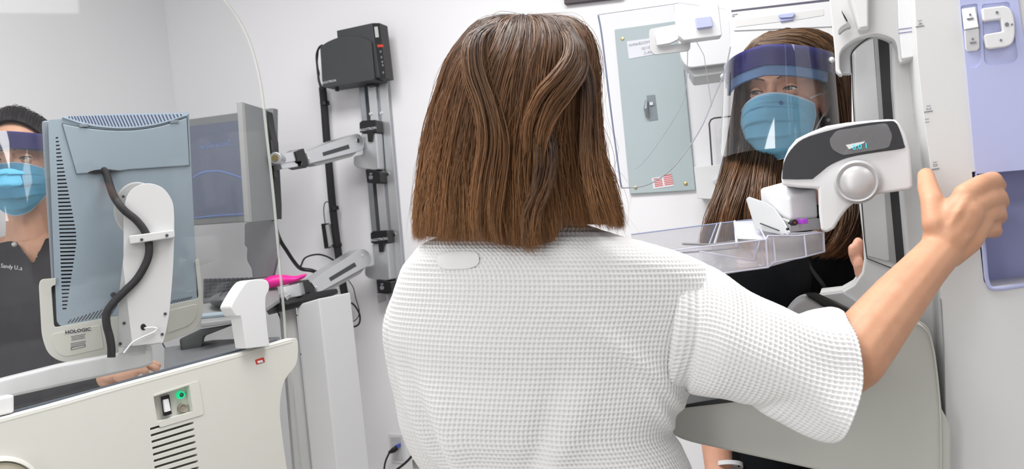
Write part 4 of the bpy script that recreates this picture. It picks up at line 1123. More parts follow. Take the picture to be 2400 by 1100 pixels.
sm.ell(W(1780, 640, 1.56), (Vector((.10, 0, .01)), Vector((0, .05, 0)), Vector((0, 0, .12))))
top2 = organic('scrub_top', sm, SCRUBB, pt, .006, 5, disp=folds(13, .009, 4))
PS = Pl(1930, 670, 1.545, 18)
obj('shoulder_strap', ribbon(PS, [(1888, 605), (1905, 635), (1930, 668), (1950, 700)], 14, 0, .004), mat('strap_black', (30, 32, 34), .8), top2)
wb = obj('wristband', MB().lathe(W(1706, 1092, 1.615), (W(1684, 1100, 1.62) - W(1668, 900, 1.7)).normalized(), ((-.004, .028), (.004, .028), (.004, .0265), (-.004, .0265))), WHITE, pt)
lg = MB(); lg.loft([[W(1712 + 190 * (.5 + .5 * math.cos(a)), yy, 1.68 + .09 * math.sin(a)) for a in np.linspace(0, 2 * math.pi, 20, endpoint=False)] for yy in (1010, 1100, 1220)])
obj('trousers', lg, SCRUBB, pt)
mk, rows = mask(h2, pt, MASKB)
i0 = rows[12][31]
obj('mask_print', MB().lathe(rows[11][14] + h2.f * .0035, h2.f, ((0, .004), (.0005, .004), (.0005, .003), (0, .003)), 16), mat('print_blue', (90, 130, 180), .8), mk)
shield(h2, pt, .126, band=(.080, .042), foam=.024, zb=-.116, ang=74, flare=.012, cy=.008)
cen = np.array(list(h2(0, -.01, .02)))
gR = [[(1776, 106, 1.575), (1850, 106, 1.555), (1910, 140, 1.575), (1948, 200, 1.61), (1958, 260, 1.615), (1966, 340, 1.64), (1968, 430, 1.63), (1955, 540, 1.6)],
      [(1785, 90, 1.59), (1870, 82, 1.58), (1935, 118, 1.59), (1965, 190, 1.615), (1972, 260, 1.64), (1980, 350, 1.66), (1985, 450, 1.65), (1965, 560, 1.62)],
      [(1800, 80, 1.62), (1890, 74, 1.62), (1955, 118, 1.64), (1982, 190, 1.66), (1986, 270, 1.68), (1992, 360, 1.69), (2000, 460, 1.68), (1990, 585, 1.65)],
      [(1820, 74, 1.66), (1905, 76, 1.67), (1965, 120, 1.70), (1990, 200, 1.72), (1993, 290, 1.74), (1998, 380, 1.74), (2010, 480, 1.72), (2016, 590, 1.69)],
      [(1840, 72, 1.70), (1915, 80, 1.73), (1965, 130, 1.76), (1985, 220, 1.78), (1985, 320, 1.78), (1990, 420, 1.78), (1998, 500, 1.76), (2000, 580, 1.74)]]
gL = [[(1800, 84, 1.60), (1778, 100, 1.59), (1758, 130, 1.60), (1748, 175, 1.62), (1742, 240, 1.65), (1738, 320, 1.66), (1728, 400, 1.63), (1705, 480, 1.58), (1692, 570, 1.56)],
      [(1810, 78, 1.62), (1775, 92, 1.62), (1748, 125, 1.63), (1736, 175, 1.65), (1728, 240, 1.68), (1720, 330, 1.68), (1702, 420, 1.64), (1678, 500, 1.60), (1664, 580, 1.58)],
      [(1820, 74, 1.66), (1785, 85, 1.66), (1750, 118, 1.67), (1733, 180, 1.69), (1724, 260, 1.71), (1708, 350, 1.70), (1684, 440, 1.67), (1658, 520, 1.63), (1648, 590, 1.61)]]
gF = [[(1735, 250, 1.70), (1724, 330, 1.67), (1706, 400, 1.60), (1686, 450, 1.57), (1666, 510, 1.555), (1652, 560, 1.55), (1648, 605, 1.55)],
      [(1755, 260, 1.70), (1748, 330, 1.66), (1732, 400, 1.585), (1716, 450, 1.555), (1700, 505, 1.54), (1690, 560, 1.535), (1688, 610, 1.54)],
      [(1785, 270, 1.70), (1782, 335, 1.65), (1766, 395, 1.57), (1756, 450, 1.54), (1745, 500, 1.53), (1740, 560, 1.53), (1730, 610, 1.53)],
      [(1815, 280, 1.70), (1808, 340, 1.65), (1800, 400, 1.57), (1798, 450, 1.545), (1795, 510, 1.535), (1785, 560, 1.53), (1775, 610, 1.54)],
      [(1835, 300, 1.70), (1826, 350, 1.66), (1822, 405, 1.59), (1828, 460, 1.56), (1836, 510, 1.545), (1830, 560, 1.54), (1820, 610, 1.545)]]
gS = [[(1935, 460, 1.58), (1930, 500, 1.56), (1915, 540, 1.55), (1890, 570, 1.55), (1870, 590, 1.56)],
      [(1975, 450, 1.59), (1970, 500, 1.57), (1955, 545, 1.56), (1930, 580, 1.555), (1905, 600, 1.56)],
      [(2010, 450, 1.62), (2010, 500, 1.60), (2000, 545, 1.585), (1980, 580, 1.58), (1960, 600, 1.58)],
      [(2022, 450, 1.66), (2024, 510, 1.64), (2018, 560, 1.62), (2008, 590, 1.61), (2000, 610, 1.61)]]
gB = [[(x, 235 - abs(x - 1880) * .1, 1.74), (x, 300, 1.745), (x, 400, 1.75), (x, 500, 1.745), (x + 6, 600, 1.73)] for x in (1770, 1810, 1850, 1890, 1930, 1965, 1990)]
gC = [[(1760 + 12 * k, 108 - 3.0 * k + .12 * k * k, 1.565 + .001 * k), (1775 + 11 * k, 88 - 2 * k + .1 * k * k, 1.60), (1800 + 9 * k, 74 + .2 * k * k, 1.66), (1820 + 7 * k, 76 + .3 * k * k, 1.72), (1835 + 5 * k, 100 + 2 * k, 1.77)] for k in range(0, 12, 2)]
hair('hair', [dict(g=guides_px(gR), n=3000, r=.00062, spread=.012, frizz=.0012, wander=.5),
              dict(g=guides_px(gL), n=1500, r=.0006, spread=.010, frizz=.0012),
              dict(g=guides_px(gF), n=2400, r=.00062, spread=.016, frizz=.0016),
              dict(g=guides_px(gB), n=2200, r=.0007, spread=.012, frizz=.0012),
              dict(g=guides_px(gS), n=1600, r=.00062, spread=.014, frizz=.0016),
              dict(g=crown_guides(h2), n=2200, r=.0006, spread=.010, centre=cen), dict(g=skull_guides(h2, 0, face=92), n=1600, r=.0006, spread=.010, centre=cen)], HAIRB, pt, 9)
obj('earring', MB().ball(h2(-.081 if proj(h2(-.08, 0, 0))[0] > proj(h2(.08, 0, 0))[0] else .081, .0, -.045), .0035), KNOB, pt)

# ---------- patient in the white waffle robe
pc_ = thing('person', 'person in a white waffle robe seen from behind, one hand on the machine', 'person', W(1250, 1900, 1.15))
D3 = 1.17
h3 = Fr(W(1235, 300, D3), 180 - 12)
pm = head_mb(h3)
pm.chain([(h3(0, -.03, -.07), .050), (W(1240, 520, 1.17), .052), (W(1240, 570, 1.17), .060)])
pm.ell(W(1270, 700, 1.18), (Vector((.16, 0, -.015)), Vector((0, .08, 0)), Vector((0, 0, .09))))
pm.ell(W(1270, 900, 1.19), (Vector((.14, 0, 0)), Vector((0, .085, 0)), Vector((0, 0, .16))))
pm.ell(W(1330, 1180, 1.2), (Vector((.14, 0, 0)), Vector((0, .09, 0)), Vector((0, 0, .16))))
pm.chain([(W(1520, 760, 1.20), .035), (W(1640, 790, 1.165), .036), (W(1780, 840, 1.115), .036), (W(1965, 862, 1.04), .0395), (W(2000, 838, 1.035), .0395), (W(2040, 783, 1.05), .0385), (W(2105, 702, 1.075), .034), (W(2165, 632, 1.10), .0285), (W(2208, 585, 1.115), .0262)])
pm.chain([(W(990, 720, 1.2), .030), (W(985, 900, 1.235), .024), (W(1040, 1100, 1.27), .022), (W(1070, 1170, 1.3), .03)])
# the gripping hand
hand = [[(2206, 585, 1.115, .024), (2232, 548, 1.110, .0235), (2262, 500, 1.108, .0225)],
        [(2225, 592, 1.118, .020), (2262, 560, 1.118, .021), (2290, 520, 1.118, .0185)],
        [(2205, 560, 1.115, .022), (2228, 510, 1.110, .019), (2262, 470, 1.108, .0165)],
        [(2215, 575, 1.113, .018), (2192, 525, 1.112, .0160), (2186, 475, 1.125, .0145), (2175, 440, 1.150, .0128), (2170, 412, 1.178, .0108)],        # thumb
        [(2262, 458, 1.108, .0150), (2300, 432, 1.112, .0125), (2326, 424, 1.122, .0122), (2338, 436, 1.160, .0108), (2322, 452, 1.190, .0095)],       # index
        [(2282, 482, 1.106, .0150), (2318, 466, 1.112, .0124), (2338, 462, 1.124, .0120), (2345, 474, 1.165, .0108), (2326, 484, 1.196, .0095)],
        [(2282, 510, 1.110, .0145), (2318, 500, 1.116, .0120), (2336, 498, 1.128, .0115), (2342, 508, 1.165, .0102), (2324, 514, 1.192, .0090)],
        [(2276, 540, 1.116, .0135), (2308, 538, 1.121, .0112), (2326, 536, 1.132, .0106), (2332, 542, 1.162, .0092), (2316, 545, 1.186, .0082)]]
for x0, y0, x1, y1 in ((2268, 462, 2226, 530), (2284, 482, 2240, 545), (2285, 510, 2246, 560), (2280, 538, 2250, 575)):
    pm.chain([(W(x0, y0, 1.096), .0052), (W((x0 + x1) / 2, (y0 + y1) / 2, 1.0905), .0048), (W(x1, y1, 1.0935), .0044)])
for ch in hand: pm.chain([(W(x, y, d), r * 1.04) for x, y, d, r in ch])
organic('body', pm, SKIN1, pc_, .0028, 4)
# tendons are part of the skin's surface; the thumb nail and hair are parts
def fold_back(phi, t, P):
    h = np.zeros_like(t)
    x = P[..., 0]; z = P[..., 2]
    h += .003 * np.sin(18 * x + 7 * t) * np.clip(t * 2 - .2, 0, 1)
    g = np.clip((t - .36) * 4, 0, 1)
    h -= .013 * np.exp(-((x - (-.146 + .12 * (t - .54))) / .012) ** 2) * g
    h += .009 * np.exp(-((x - (-.118 + .12 * (t - .54))) / .018) ** 2) * g
    h += .005 * np.exp(-((x - .06 + .25 * (t - .5)) / .022) ** 2) * g
    h -= .005 * np.exp(-((x - .02 + .18 * (t - .5)) / .016) ** 2) * g
    zz = z - 1.13
    for (x0, z0, a, w, m_) in ((.17, -.02, .9, .010, .007), (.145, .02, .75, .012, .006), (.175, -.07, 1.1, .010, .007)):
        dd = (x - x0) * math.sin(a) + (zz - z0) * math.cos(a); al = (x - x0) * math.cos(a) - (zz - z0) * math.sin(a)
        h += m_ * np.exp(-(dd / w) ** 2) * np.exp(-(al / .07) ** 2)
    h += .0015 * np.exp(-((t - .10 - .10 * (x - .02) ** 2 * 20) / .02) ** 2)
    return h
def sec(y, xl, xr, d, hd):
    yc = y
    a, b_ = W(xl, y, d), W(xr, y, d)
    return ((a + b_) / 2, (b_ - a) / 2, Vector((0, hd, 0)))
rows_ = [(508, 1170, 1330, 1.17, .050), (528, 1130, 1380, 1.17, .062), (548, 1050, 1440, 1.17, .075), (572, 990, 1530, 1.17, .088), (602, 962, 1620, 1.17, .098), (640, 938, 1682, 1.175, .105), (700, 917, 1700, 1.18, .108),
         (780, 908, 1672, 1.185, .11), (860, 925, 1640, 1.19, .11), (930, 945, 1600, 1.19, .11), (1000, 972, 1562, 1.195, .112), (1050, 1000, 1590, 1.2, .115), (1110, 1035, 1622, 1.2, .12), (1220, 1060, 1660, 1.2, .13), (1330, 1050, 1690, 1.2, .14)]
ROBE = mat('white_waffle_cotton', (230, 230, 230), .92, 0, .01, 40, .2, 1500, .15)
robe = cloth('robe', [sec(*r) for r in rows_], 1100, 560, ROBE, pc_, cell=.0060, amp=.0013, fold=fold_back, p=.92, phi0=-math.pi / 2)
def fold_sleeve(phi, t, P):
    h = .007 * np.sin(2 * phi + 8 * t + .8) * t + .0035 * np.sin(5 * phi - 6 * t) * t
    h += .009 * np.exp(-((t - .20 - .05 * np.sin(phi)) / .03) ** 2)
    h -= .006 * np.exp(-((t - .27 - .05 * np.sin(phi)) / .025) ** 2)          # seam ridge
    h += .006 * np.exp(-((t - .82 + .12 * np.sin(phi + .8)) / .06) ** 2) * np.clip(np.sin(phi - .6), 0, 1)
    h -= .006 * np.exp(-((t - .62 + .12 * np.sin(phi)) / .05) ** 2) * np.clip(np.sin(phi + 1.2), 0, 1)
    return h
def sl_sec(x0, y0, x1, y1, d, hd):
    a, b_ = W(x0, y0, d), W(x1, y1, d)     # top and bottom edge points
    return ((a + b_) / 2, (b_ - a) / 2, Vector((0, hd, 0)))
sl_rows = [(1500, 640, 1490, 850, 1.19, .05), (1575, 622, 1545, 900, 1.178, .085), (1640, 618, 1600, 918, 1.158, .088), (1692, 636, 1640, 928, 1.135, .084), (1750, 675, 1700, 940, 1.115, .076), (1808, 708, 1770, 962, 1.095, .072),
           (1862, 738, 1840, 985, 1.075, .070), (1915, 745, 1895, 1008, 1.055, .068), (1960, 736, 1935, 1025, 1.04, .068), (1980, 742, 1950, 1028, 1.034, .067)]
slv = cloth('sleeve', [sl_sec(*r) for r in sl_rows], 620, 330, ROBE, robe, cell=.0060, amp=.0013, fold=fold_sleeve, thick=.003)
lrows = [(1010, 1045, 615, 1.19, .02), (952, 1045, 655, 1.195, .05), (922, 1050, 700, 1.205, .062), (903, 1040, 770, 1.215, .065), (914, 1045, 860, 1.23, .062), (930, 1060, 930, 1.24, .060), (943, 1080, 1000, 1.25, .058), (965, 1105, 1055, 1.26, .056), (1000, 1135, 1105, 1.27, .055), (1045, 1170, 1150, 1.28, .055)]
slv2 = cloth('sleeve', [sec(y, a, b__, d, hd) for a, b__, y, d, hd in lrows], 340, 300, ROBE, robe, cell=.0062, amp=.0013, thick=.003)
# smooth inside patch at the neck
from mathutils.bvhtree import BVHTree
_dg = bpy.context.evaluated_depsgraph_get(); _bv = BVHTree.FromObject(robe, _dg); _ow = ORG['robe'] if 'robe' in ORG else ORG[robe.name]
lab = MB(); NA, NB = 30, 14
for j_ in range(NB + 1):
    for i_ in range(NA + 1):
        a_, b__ = -1 + 2 * i_ / NA, -1 + 2 * j_ / NB
        w_ = (1 - abs(b__) ** 3.2 * .22); x_ = 1074 + 52 * a_ * w_; y_ = 610 + 24 * b__ * (1 - abs(a_) ** 4 * .35) - 2 * a_
        d_ = ray(x_, y_); hit = _bv.ray_cast(CAM - _ow, d_.normalized())
        p_ = (hit[0] + _ow) if hit[0] is not None else W(x_, y_, 1.1)
        lab.v.append(p_ - d_.normalized() * .0022)
for j_ in range(NB):
    for i_ in range(NA): k_ = j_ * (NA + 1) + i_; lab.f.append((k_, k_ + 1, k_ + NA + 2, k_ + NA + 1))
lo_ = obj('neck_label', lab, mat('smooth_cotton', (226, 226, 225), .9), robe, ang=180)
md = lo_.modifiers.new('sm', 'SMOOTH'); md.iterations = 12; md.factor = .6
md = lo_.modifiers.new('s', 'SOLIDIFY'); md.thickness = .0012
# cut-line hair: levels down the head
lv = [(42, 1232, 3, 1.165, .004), (46, 1232, 60, 1.165, .045), (60, 1236, 108, 1.165, .078), (95, 1236, 142, 1.165, .100), (150, 1224, 168, 1.165, .115), (220, 1212, 180, 1.165, .118), (300, 1202, 193, 1.165, .112),
      (380, 1200, 205, 1.163, .102), (450, 1205, 220, 1.16, .096), (510, 1208, 229, 1.155, .092), (548, 1209, 233, 1.152, .090)]
GH = []
for i in range(61):
    a = math.radians(-200 + 220 * i / 60)   # -90 deg faces the camera
    pts = []
    e = math.cos(a)
    bot = 572 + 16 * math.exp(-((e - .05) / .3) ** 2) - 26 * max(0, -e - .55) - (38 * min(1, max(0, e - .38) / .12) if e > .38 else 0)
    for (y, cx, hw, d, hd) in lv:
        yy = 42 + (y - 42) * (bot - 42) / (548 - 42)
        x = cx + hw * e
        if e > .55: x += (max(0, yy - 380) / 170) ** 1.6 * 18 * (e - .55) / .45
        yy2 = yy
        pts.append((x, yy2, d + hd * math.sin(a)))
    GH.append(pts)
GHp = guides_px(GH, 26)
cen = np.array(list(W(1225, 300, 1.175)))
# a lock swept across from the right temple
lock = [[(1345, 70, 1.10), (1372, 120, 1.085), (1372, 170, 1.075), (1345, 215, 1.06), (1310, 265, 1.052), (1285, 330, 1.048), (1280, 400, 1.048)],
        [(1320, 60, 1.11), (1350, 105, 1.08), (1352, 150, 1.065), (1322, 195, 1.050), (1282, 240, 1.044), (1255, 310, 1.042), (1250, 380, 1.045)],
        [(1290, 52, 1.12), (1318, 90, 1.08), (1318, 135, 1.058), (1290, 180, 1.045), (1250, 225, 1.040), (1225, 290, 1.040), (1222, 360, 1.043)]]
lock2 = [[(1375, 130, 1.10), (1388, 200, 1.10), (1392, 300, 1.10), (1400, 390, 1.09), (1420, 460, 1.08), (1446, 528, 1.08)],
         [(1370, 150, 1.09), (1378, 230, 1.085), (1378, 320, 1.085), (1385, 400, 1.08), (1400, 470, 1.075), (1422, 530, 1.075)],
         [(1362, 170, 1.08), (1362, 250, 1.075), (1358, 340, 1.075), (1362, 410, 1.07), (1375, 475, 1.068), (1392, 530, 1.07)]]
lock3 = [[(1175, 50, 1.13), (1105, 100, 1.09), (1100, 180, 1.065), (1128, 260, 1.052), (1140, 340, 1.052), (1128, 430, 1.058), (1120, 520, 1.062), (1128, 566, 1.064)],
         [(1200, 48, 1.12), (1140, 90, 1.08), (1140, 170, 1.06), (1165, 250, 1.048), (1182, 340, 1.048), (1170, 430, 1.054), (1160, 520, 1.058), (1172, 574, 1.062)]]
lock4 = [[(1290, 300, 1.050), (1300, 370, 1.050), (1286, 440, 1.054), (1262, 500, 1.058), (1262, 560, 1.06), (1275, 590, 1.062)],
         [(1250, 300, 1.048), (1262, 370, 1.048), (1250, 440, 1.052), (1225, 500, 1.056), (1222, 560, 1.058), (1232, 592, 1.06)]]
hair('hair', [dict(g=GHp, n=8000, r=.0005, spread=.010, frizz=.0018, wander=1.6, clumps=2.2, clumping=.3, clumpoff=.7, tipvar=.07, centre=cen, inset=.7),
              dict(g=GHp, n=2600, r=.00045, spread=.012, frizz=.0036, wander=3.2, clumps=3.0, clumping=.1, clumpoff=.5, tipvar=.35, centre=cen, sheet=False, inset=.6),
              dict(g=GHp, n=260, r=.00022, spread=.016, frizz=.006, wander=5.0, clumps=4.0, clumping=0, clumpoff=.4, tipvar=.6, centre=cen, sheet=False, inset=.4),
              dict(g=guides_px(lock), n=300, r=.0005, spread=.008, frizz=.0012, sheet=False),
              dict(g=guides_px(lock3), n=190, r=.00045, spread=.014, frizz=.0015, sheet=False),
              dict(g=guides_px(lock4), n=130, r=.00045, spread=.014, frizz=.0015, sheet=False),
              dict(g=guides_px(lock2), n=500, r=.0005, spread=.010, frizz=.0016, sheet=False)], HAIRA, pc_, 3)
# ------------------------------------------------------------------ the mammography machine
G = Pl(2250, 400, 1.20, -20)                 # outer side face of the gantry
ma = thing('mammography_machine', 'big white and pale grey mammography machine with a lavender control strip at right', 'medical machine', W(2300, 1900, 1.5))
rec = [(2287, 402), (2520, 372), (2540, 655), (2330, 678), (2316, 668)]
seamx = [(2136, -60), (2150, 140), (2160, 250), (2172, 330), (2180, 390), (2188, 470), (2196, 560), (2205, 700), (2150, 745)]
side = [(2136, -160), (2150, 140), (2162, 250), (2174, 340), (2182, 400), (2190, 480), (2200, 580), (2206, 700), (2212, 820), (2216, 960), (2222, 1250), (2700, 1250), (2700, -160)]
cut = MB().prism(G, rnd(rec, [2, 10, 10, 8, 8]), -.03, .115)
sd = obj('side_housing', MB().prism(G, side, 0, .34), GANTRY, ma, cut=cut)
md = sd.modifiers.new('b', 'BEVEL'); md.width = .004; md.segments = 3; md.limit_method = 'ANGLE'; md.angle_limit = math.radians(60)
md = sd.modifiers.new('wn', 'WEIGHTED_NORMAL')
# lavender recess liner (open box) and strip
li = MB(); q = [G.hit(x, y, .0) for x, y in rec]; cq = sum(q, Vector()) / len(q)
inn = [cq + (p - cq) * .995 for p in q]; bk_ = [p + G.n * .083 for p in [cq + (p - cq) * .97 for p in q]]
n = len(q)
li.add(inn + bk_, [tuple(range(n, 2 * n))] + [(i, (i + 1) % n, n + (i + 1) % n, n + i) for i in range(n)])
lo = obj('grip_recess', li, LAVD, ma)
md = lo.modifiers.new('s', 'SOLIDIFY'); md.thickness = .002; md.offset = 0
obj('recess_rim', MB().tube([G.hit(x, y, -.001) for x, y in spl([(2304, 560), (2309, 620), (2314, 660), (2330, 677), (2400, 669), (2450, 663)], 4)], .003, 8), LAV, ma)
strip = [(2240, -160), (2372, -160), (2387, 0), (2400, 90), (2428, 396), (2290, 408), (2286, 400), (2262, 130), (2249, 0)]
w1 = rnd([(2256, 8), (2296, 2), (2305, 140), (2292, 155), (2278, 155), (2266, 146)], 6); w2 = rnd([(2306, 4), (2372, -2), (2392, 130), (2382, 143), (2322, 150), (2312, 140)], 8)
obj('lavender_strip', MB().prism(G, strip, -.004, .005), LAV, ma, .0015, 2, cut=MB().prism(G, w1, -.02, .0185).prism(G, w2, -.02, .0185))
GP2 = G
b1 = obj('rocker_button', MB().extrude([G.hit(x, y, -.004) for x, y in rnd([(2254, 20), (2288, 15), (2294, 62), (2259, 68)], 4)], G.n * .004), WHITE, ma, .002)
# up/down rocker: two lobes meeting in a ridge
def lobes(pts, offs, m, name='rocker_button', th=.004):
    fr = [G.hit(x, y, o) for (x, y), o in zip(pts, offs)]
    return obj(name, MB().extrude(fr, G.n * th), m, ma, .0018, 3)
lobes([(2254, 20), (2286, 16), (2295, 64), (2260, 70)], (-.006, -.006, -.014, -.014), WHITE)
lobes([(2260, 71), (2295, 65), (2297, 112), (2291, 119), (2268, 121), (2263, 114)], (-.012, -.012, -.005, -.005, -.005, -.005), WHITE)
cbt = spl([(2352, 13), (2366, 18), (2375, 34), (2379, 60), (2378, 88), (2370, 104), (2356, 110)], 3)
cp_ = [(2301, 19)] + cbt + [(2318, 115), (2311, 110), (2306, 84), (2310, 80), (2350, 73), (2345, 45), (2308, 50), (2304, 48)]
obj('c_shaped_button', MB().prism(G, cp_, -.012, .011), WHITE, ma, .0022, 3, 50)
for (x, y, r_) in ((2274, 34, 2.5), (2280, 91, 2.5), (2337, 29, 3.5), (2360, 57, 5), (2372, 57, 2.5), (2346, 94, 3)):
    obj('button_symbol', MB().prism(G, circ(x, y, r_, r_, 10), -.0129 if x > 2300 else -.0125, .0012) if x > 2300 else MB().prism(G, circ(x, y, r_, r_, 10), -.0105, .002), INKG, ma)
for x, y in ((2274, 43), (2281, 99)):
    obj('button_symbol', MB().prism(G, [(x - 8, y), (x + 8, y - 2), (x + 6, y + 2), (x - 6, y + 4)], -.0117, .002), INKG, ma)
# height scale on the side
for (x0, y0, s, ty) in ((2146, 62, '14', 40), (2166, 262, '12', 240), (2181, 397, '10', 372)):
    obj('scale_mark', MB().prism(G, [(x0, y0), (x0 + 20, y0 - 3), (x0 + 20, y0 - 1), (x0, y0 + 2)], -.0006, .001), INKG, ma)
    ptext('scale_number', s, G, x0 + 10, ty + 12, 11, INKG, ma, -.001, rot=-90)
ptext('scale_number', '11', G, 2172, 283, 11, INKG, ma, -.001, rot=-90)
# lower cover seam
obj('cover_seam', MB().tube([G.hit(x, y, -.0003) for x, y in [(2204, 700), (2212, 820), (2216, 960), (2221, 1110)]], .0008, 6), MIDGREY, ma)

# front column behind the opening
GC = Pl(2060, 400, 1.40, -22)
colp = [(1994, -160), (1996, 285), (2004, 400), (2014, 480), (2023, 560), (2025, 610), (2020, 640), (2000, 668), (1972, 684), (1918, 690), (1935, 708), (2010, 735), (2060, 760), (2320, 1250), (2420, 1250), (2300, 300), (2190, -160)]
obj('column_cover', MB().prism(GC, colp, 0, .10), GANTRY, ma, .004, 3, 50)
obj('column_inset', MB().prism(GC, [(2003, 60), (2045, 60), (2085, 610), (2078, 612), (2032, 600), (2028, 540), (2012, 400), (2004, 200)], -.002, .003), GREY, ma, .0008)
obj('column_seam', MB().tube([GC.hit(x, y, -.0015) for x, y in [(1996, 120), (1999, 230), (2005, 330), (2016, 430), (2026, 560), (2032, 606), (2080, 625), (2120, 640)]], .0009, 6), DARK, ma)
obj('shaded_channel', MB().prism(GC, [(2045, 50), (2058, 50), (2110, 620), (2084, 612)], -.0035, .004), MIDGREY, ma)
obj('black_slot', MB().prism(GC, [(2056, 70), (2080, 70), (2091, 200), (2106, 400), (2124, 620), (2126, 660), (2104, 650), (2072, 300)], -.0045, .004), BLACK, ma)
obj('column_flank', MB().prism(Pl(2120, 400, 1.335, -22), [(2080, -160), (2150, -160), (2162, 150), (2188, 400), (2215, 700), (2280, 1250), (2200, 1250), (2140, 700), (2125, 620), (2106, 400), (2091, 200)], 0, .09), GANTRY, ma, .006, 3, 50)
obj('lower_shelf_step', MB().prism(GC, [(1912, 692), (1975, 684), (2055, 735), (2050, 790), (2010, 745), (1960, 710)], -.01, .02), GREY, ma, .003)
# arched carriage
AR = Pl(2050, 80, 1.30, -22)
arch = [(1938, -160), (1944, 0), (1950, 60), (1956, 118), (1958, 165), (1966, 174), (1974, 174)] + spl([(1968, 160), (1968, 128), (1978, 110), (2002, 92), (2030, 82), (2055, 78), (2078, 84), (2096, 94), (2103, 112), (2106, 140), (2112, 148)], 3) + [(2117, 144), (2146, 138), (2150, 134), (2140, 20), (2132, -160)]
obj('arched_carriage', MB().prism(AR, arch, 0, .035), GANTRY, ma, .005, 3, 50)
inner = [(1960, 30), (1966, 172), (1994, 172), (1997, 160), (1995, 128)] + spl([(1998, 118), (2020, 98), (2040, 87), (2056, 84), (2076, 90), (2092, 100)], 3) + [(2100, 120), (2112, 100), (2100, 30)]
obj('carriage_liner', MB().prism(AR, inner, .036, .03), GREY, ma, .003, 3, 50)
obj('carriage_liner_edge', MB().tube([AR.hit(x, y, .034) for x, y in spl([(1997, 172), (1995, 150), (1996, 126), (2010, 108), (2035, 90), (2056, 84), (2076, 88), (2092, 100)], 3)], .0012, 6), DARK, ma)
obj('white_guide', MB().prism(AR, rnd([(2098, -160), (2136, -160), (2150, 132), (2114, 138), (2106, 66)], [0, 0, 4, 4, 4]), -.02, .03), WHITE, ma, .003)
for y in (68, 77):
    obj('guide_line', MB().prism(AR, [(2106, y), (2142, y - 5), (2142, y - 3), (2106, y + 2)], -.0206, .001), mat('lilac_line', (130, 128, 170), .4), ma)
obj('hook_lever', MB().prism(AR, spl([(1973, 22), (1980, 40), (1994, 62), (1985, 66), (1975, 72), (1967, 79), (1964, 72), (1970, 62), (1982, 54), (1985, 48), (1972, 26)], 2), -.02, .015), MIDGREY, ma, .0015)
obj('upper_block', MB().prism(AR, rnd([(1968, -160), (2036, -160), (2036, 68), (2012, 72), (1984, -20)], [0, 0, 6, 6, 10]), -.03, .03), GREY, ma, .005)
obj('upper_block_face', MB().prism(AR, rnd([(1986, -160), (2032, -160), (2034, 62), (2014, 66), (1990, -20)], [0, 0, 4, 4, 10]), -.033, .004), GANTRY, ma, .002)
# tube head behind the technologist
TH = Pl(1780, 80, 2.02, -12)
obj('tube_head', MB().prism(TH, rnd([(1560, -160), (1960, -160), (1962, 116), (1790, 136), (1708, 148), (1612, 160), (1596, 140), (1580, 20)], [0, 0, 4, 8, 4, 16, 30, 30]), 0, .10), WHITE, ma, .008, 3, 50)
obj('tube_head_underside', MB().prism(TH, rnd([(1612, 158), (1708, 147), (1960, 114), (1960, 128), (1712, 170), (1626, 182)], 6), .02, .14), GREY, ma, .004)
obj('tube_head_gap', MB().prism(TH, [(1714, 24), (1955, -4), (1955, 1), (1714, 28)], -.0012, .002), mat('gap_dark', (84, 80, 96), .5), ma)
obj('tube_head_cover', MB().prism(TH, rnd([(1714, 29), (1952, 3), (1956, 62), (1720, 72)], 3), -.003, .004), WHITE, ma, .001)
obj('tube_head_slot', MB().prism(TH, rnd([(1722, 47), (1930, 20), (1932, 36), (1878, 45), (1724, 64)], 5), -.004, .002), GANTRY, ma, .0005)
obj('lavender_knob', MB().prism(TH, rnd([(1824, 34), (1864, 29), (1858, 40), (1828, 42)], 4), -.012, .01), LAV, ma, .001)
obj('knob_stem', MB().prism(TH, [(1828, 42), (1858, 38), (1860, 46), (1830, 51)], -.008, .006), LAVD, ma, .001)
obj('small_print', MB().prism(TH, [(1716, 34), (1729, 32), (1729, 34), (1716, 36)], -.0036, .001).prism(TH, [(1716, 38), (1722, 37), (1722, 39), (1716, 40)], -.0036, .001), INKG, ma)
# compression device
CD = Pl(1980, 400, 1.25, -21)
house = [(1831, 420), (1832, 406), (1837, 374), (1848, 348), (1866, 326), (1896, 311), (1936, 295), (1985, 287), (2040, 282), (2080, 279), (2098, 280), (2108, 289), (2122, 314), (2133, 351), (2138, 405), (2140, 436), (2133, 445), (2060, 455), (2006, 472), (1986, 490), (1972, 508), (1955, 536), (1938, 546), (1924, 541), (1919, 500), (1917, 443), (1870, 440), (1833, 435)]
cdh = obj('compression_head', MB().prism(CD, house, 0, .095), WHITE, ma, .010, 5, 50)
win = spl([(1833, 420), (1836, 384), (1853, 351), (1882, 325), (1936, 307), (2009, 291), (2078, 284), (2098, 286), (2109, 305), (2119, 338), (2116, 348), (2050, 358), (1991, 369), (1948, 386), (1924, 404), (1904, 420)], 3)
obj('dark_window', MB().prism(CD, win + [(1870, 421)], -.002, .006), GLOSSB, ma, .0012, 3, 50)
dc = obj('display_cover', MB().prism(CD, rnd([(1943, 328), (1960, 306), (2078, 288), (2092, 318), (2084, 346), (1975, 364), (1950, 350)], 9), -.006, .004), SMOKE, ma)
ptext('digital_readout', '0.0 1', CD, 2016, 344, 14, CYANL, ma, -.0072)
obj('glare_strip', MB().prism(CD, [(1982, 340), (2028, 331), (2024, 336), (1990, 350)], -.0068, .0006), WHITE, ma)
p, r = disc(CD, 2008, 427, 51, -.0, 0)
kn = obj('tilt_knob', MB().lathe(p, -CD.n, ((0, r), (.012, r), (.018, r * .95), (.021, r * .88), (.019, r * .80), (.0175, r * .76), (.020, r * .70), (.024, r * .4), (.0245, .002)), 56), KNOB, ma)
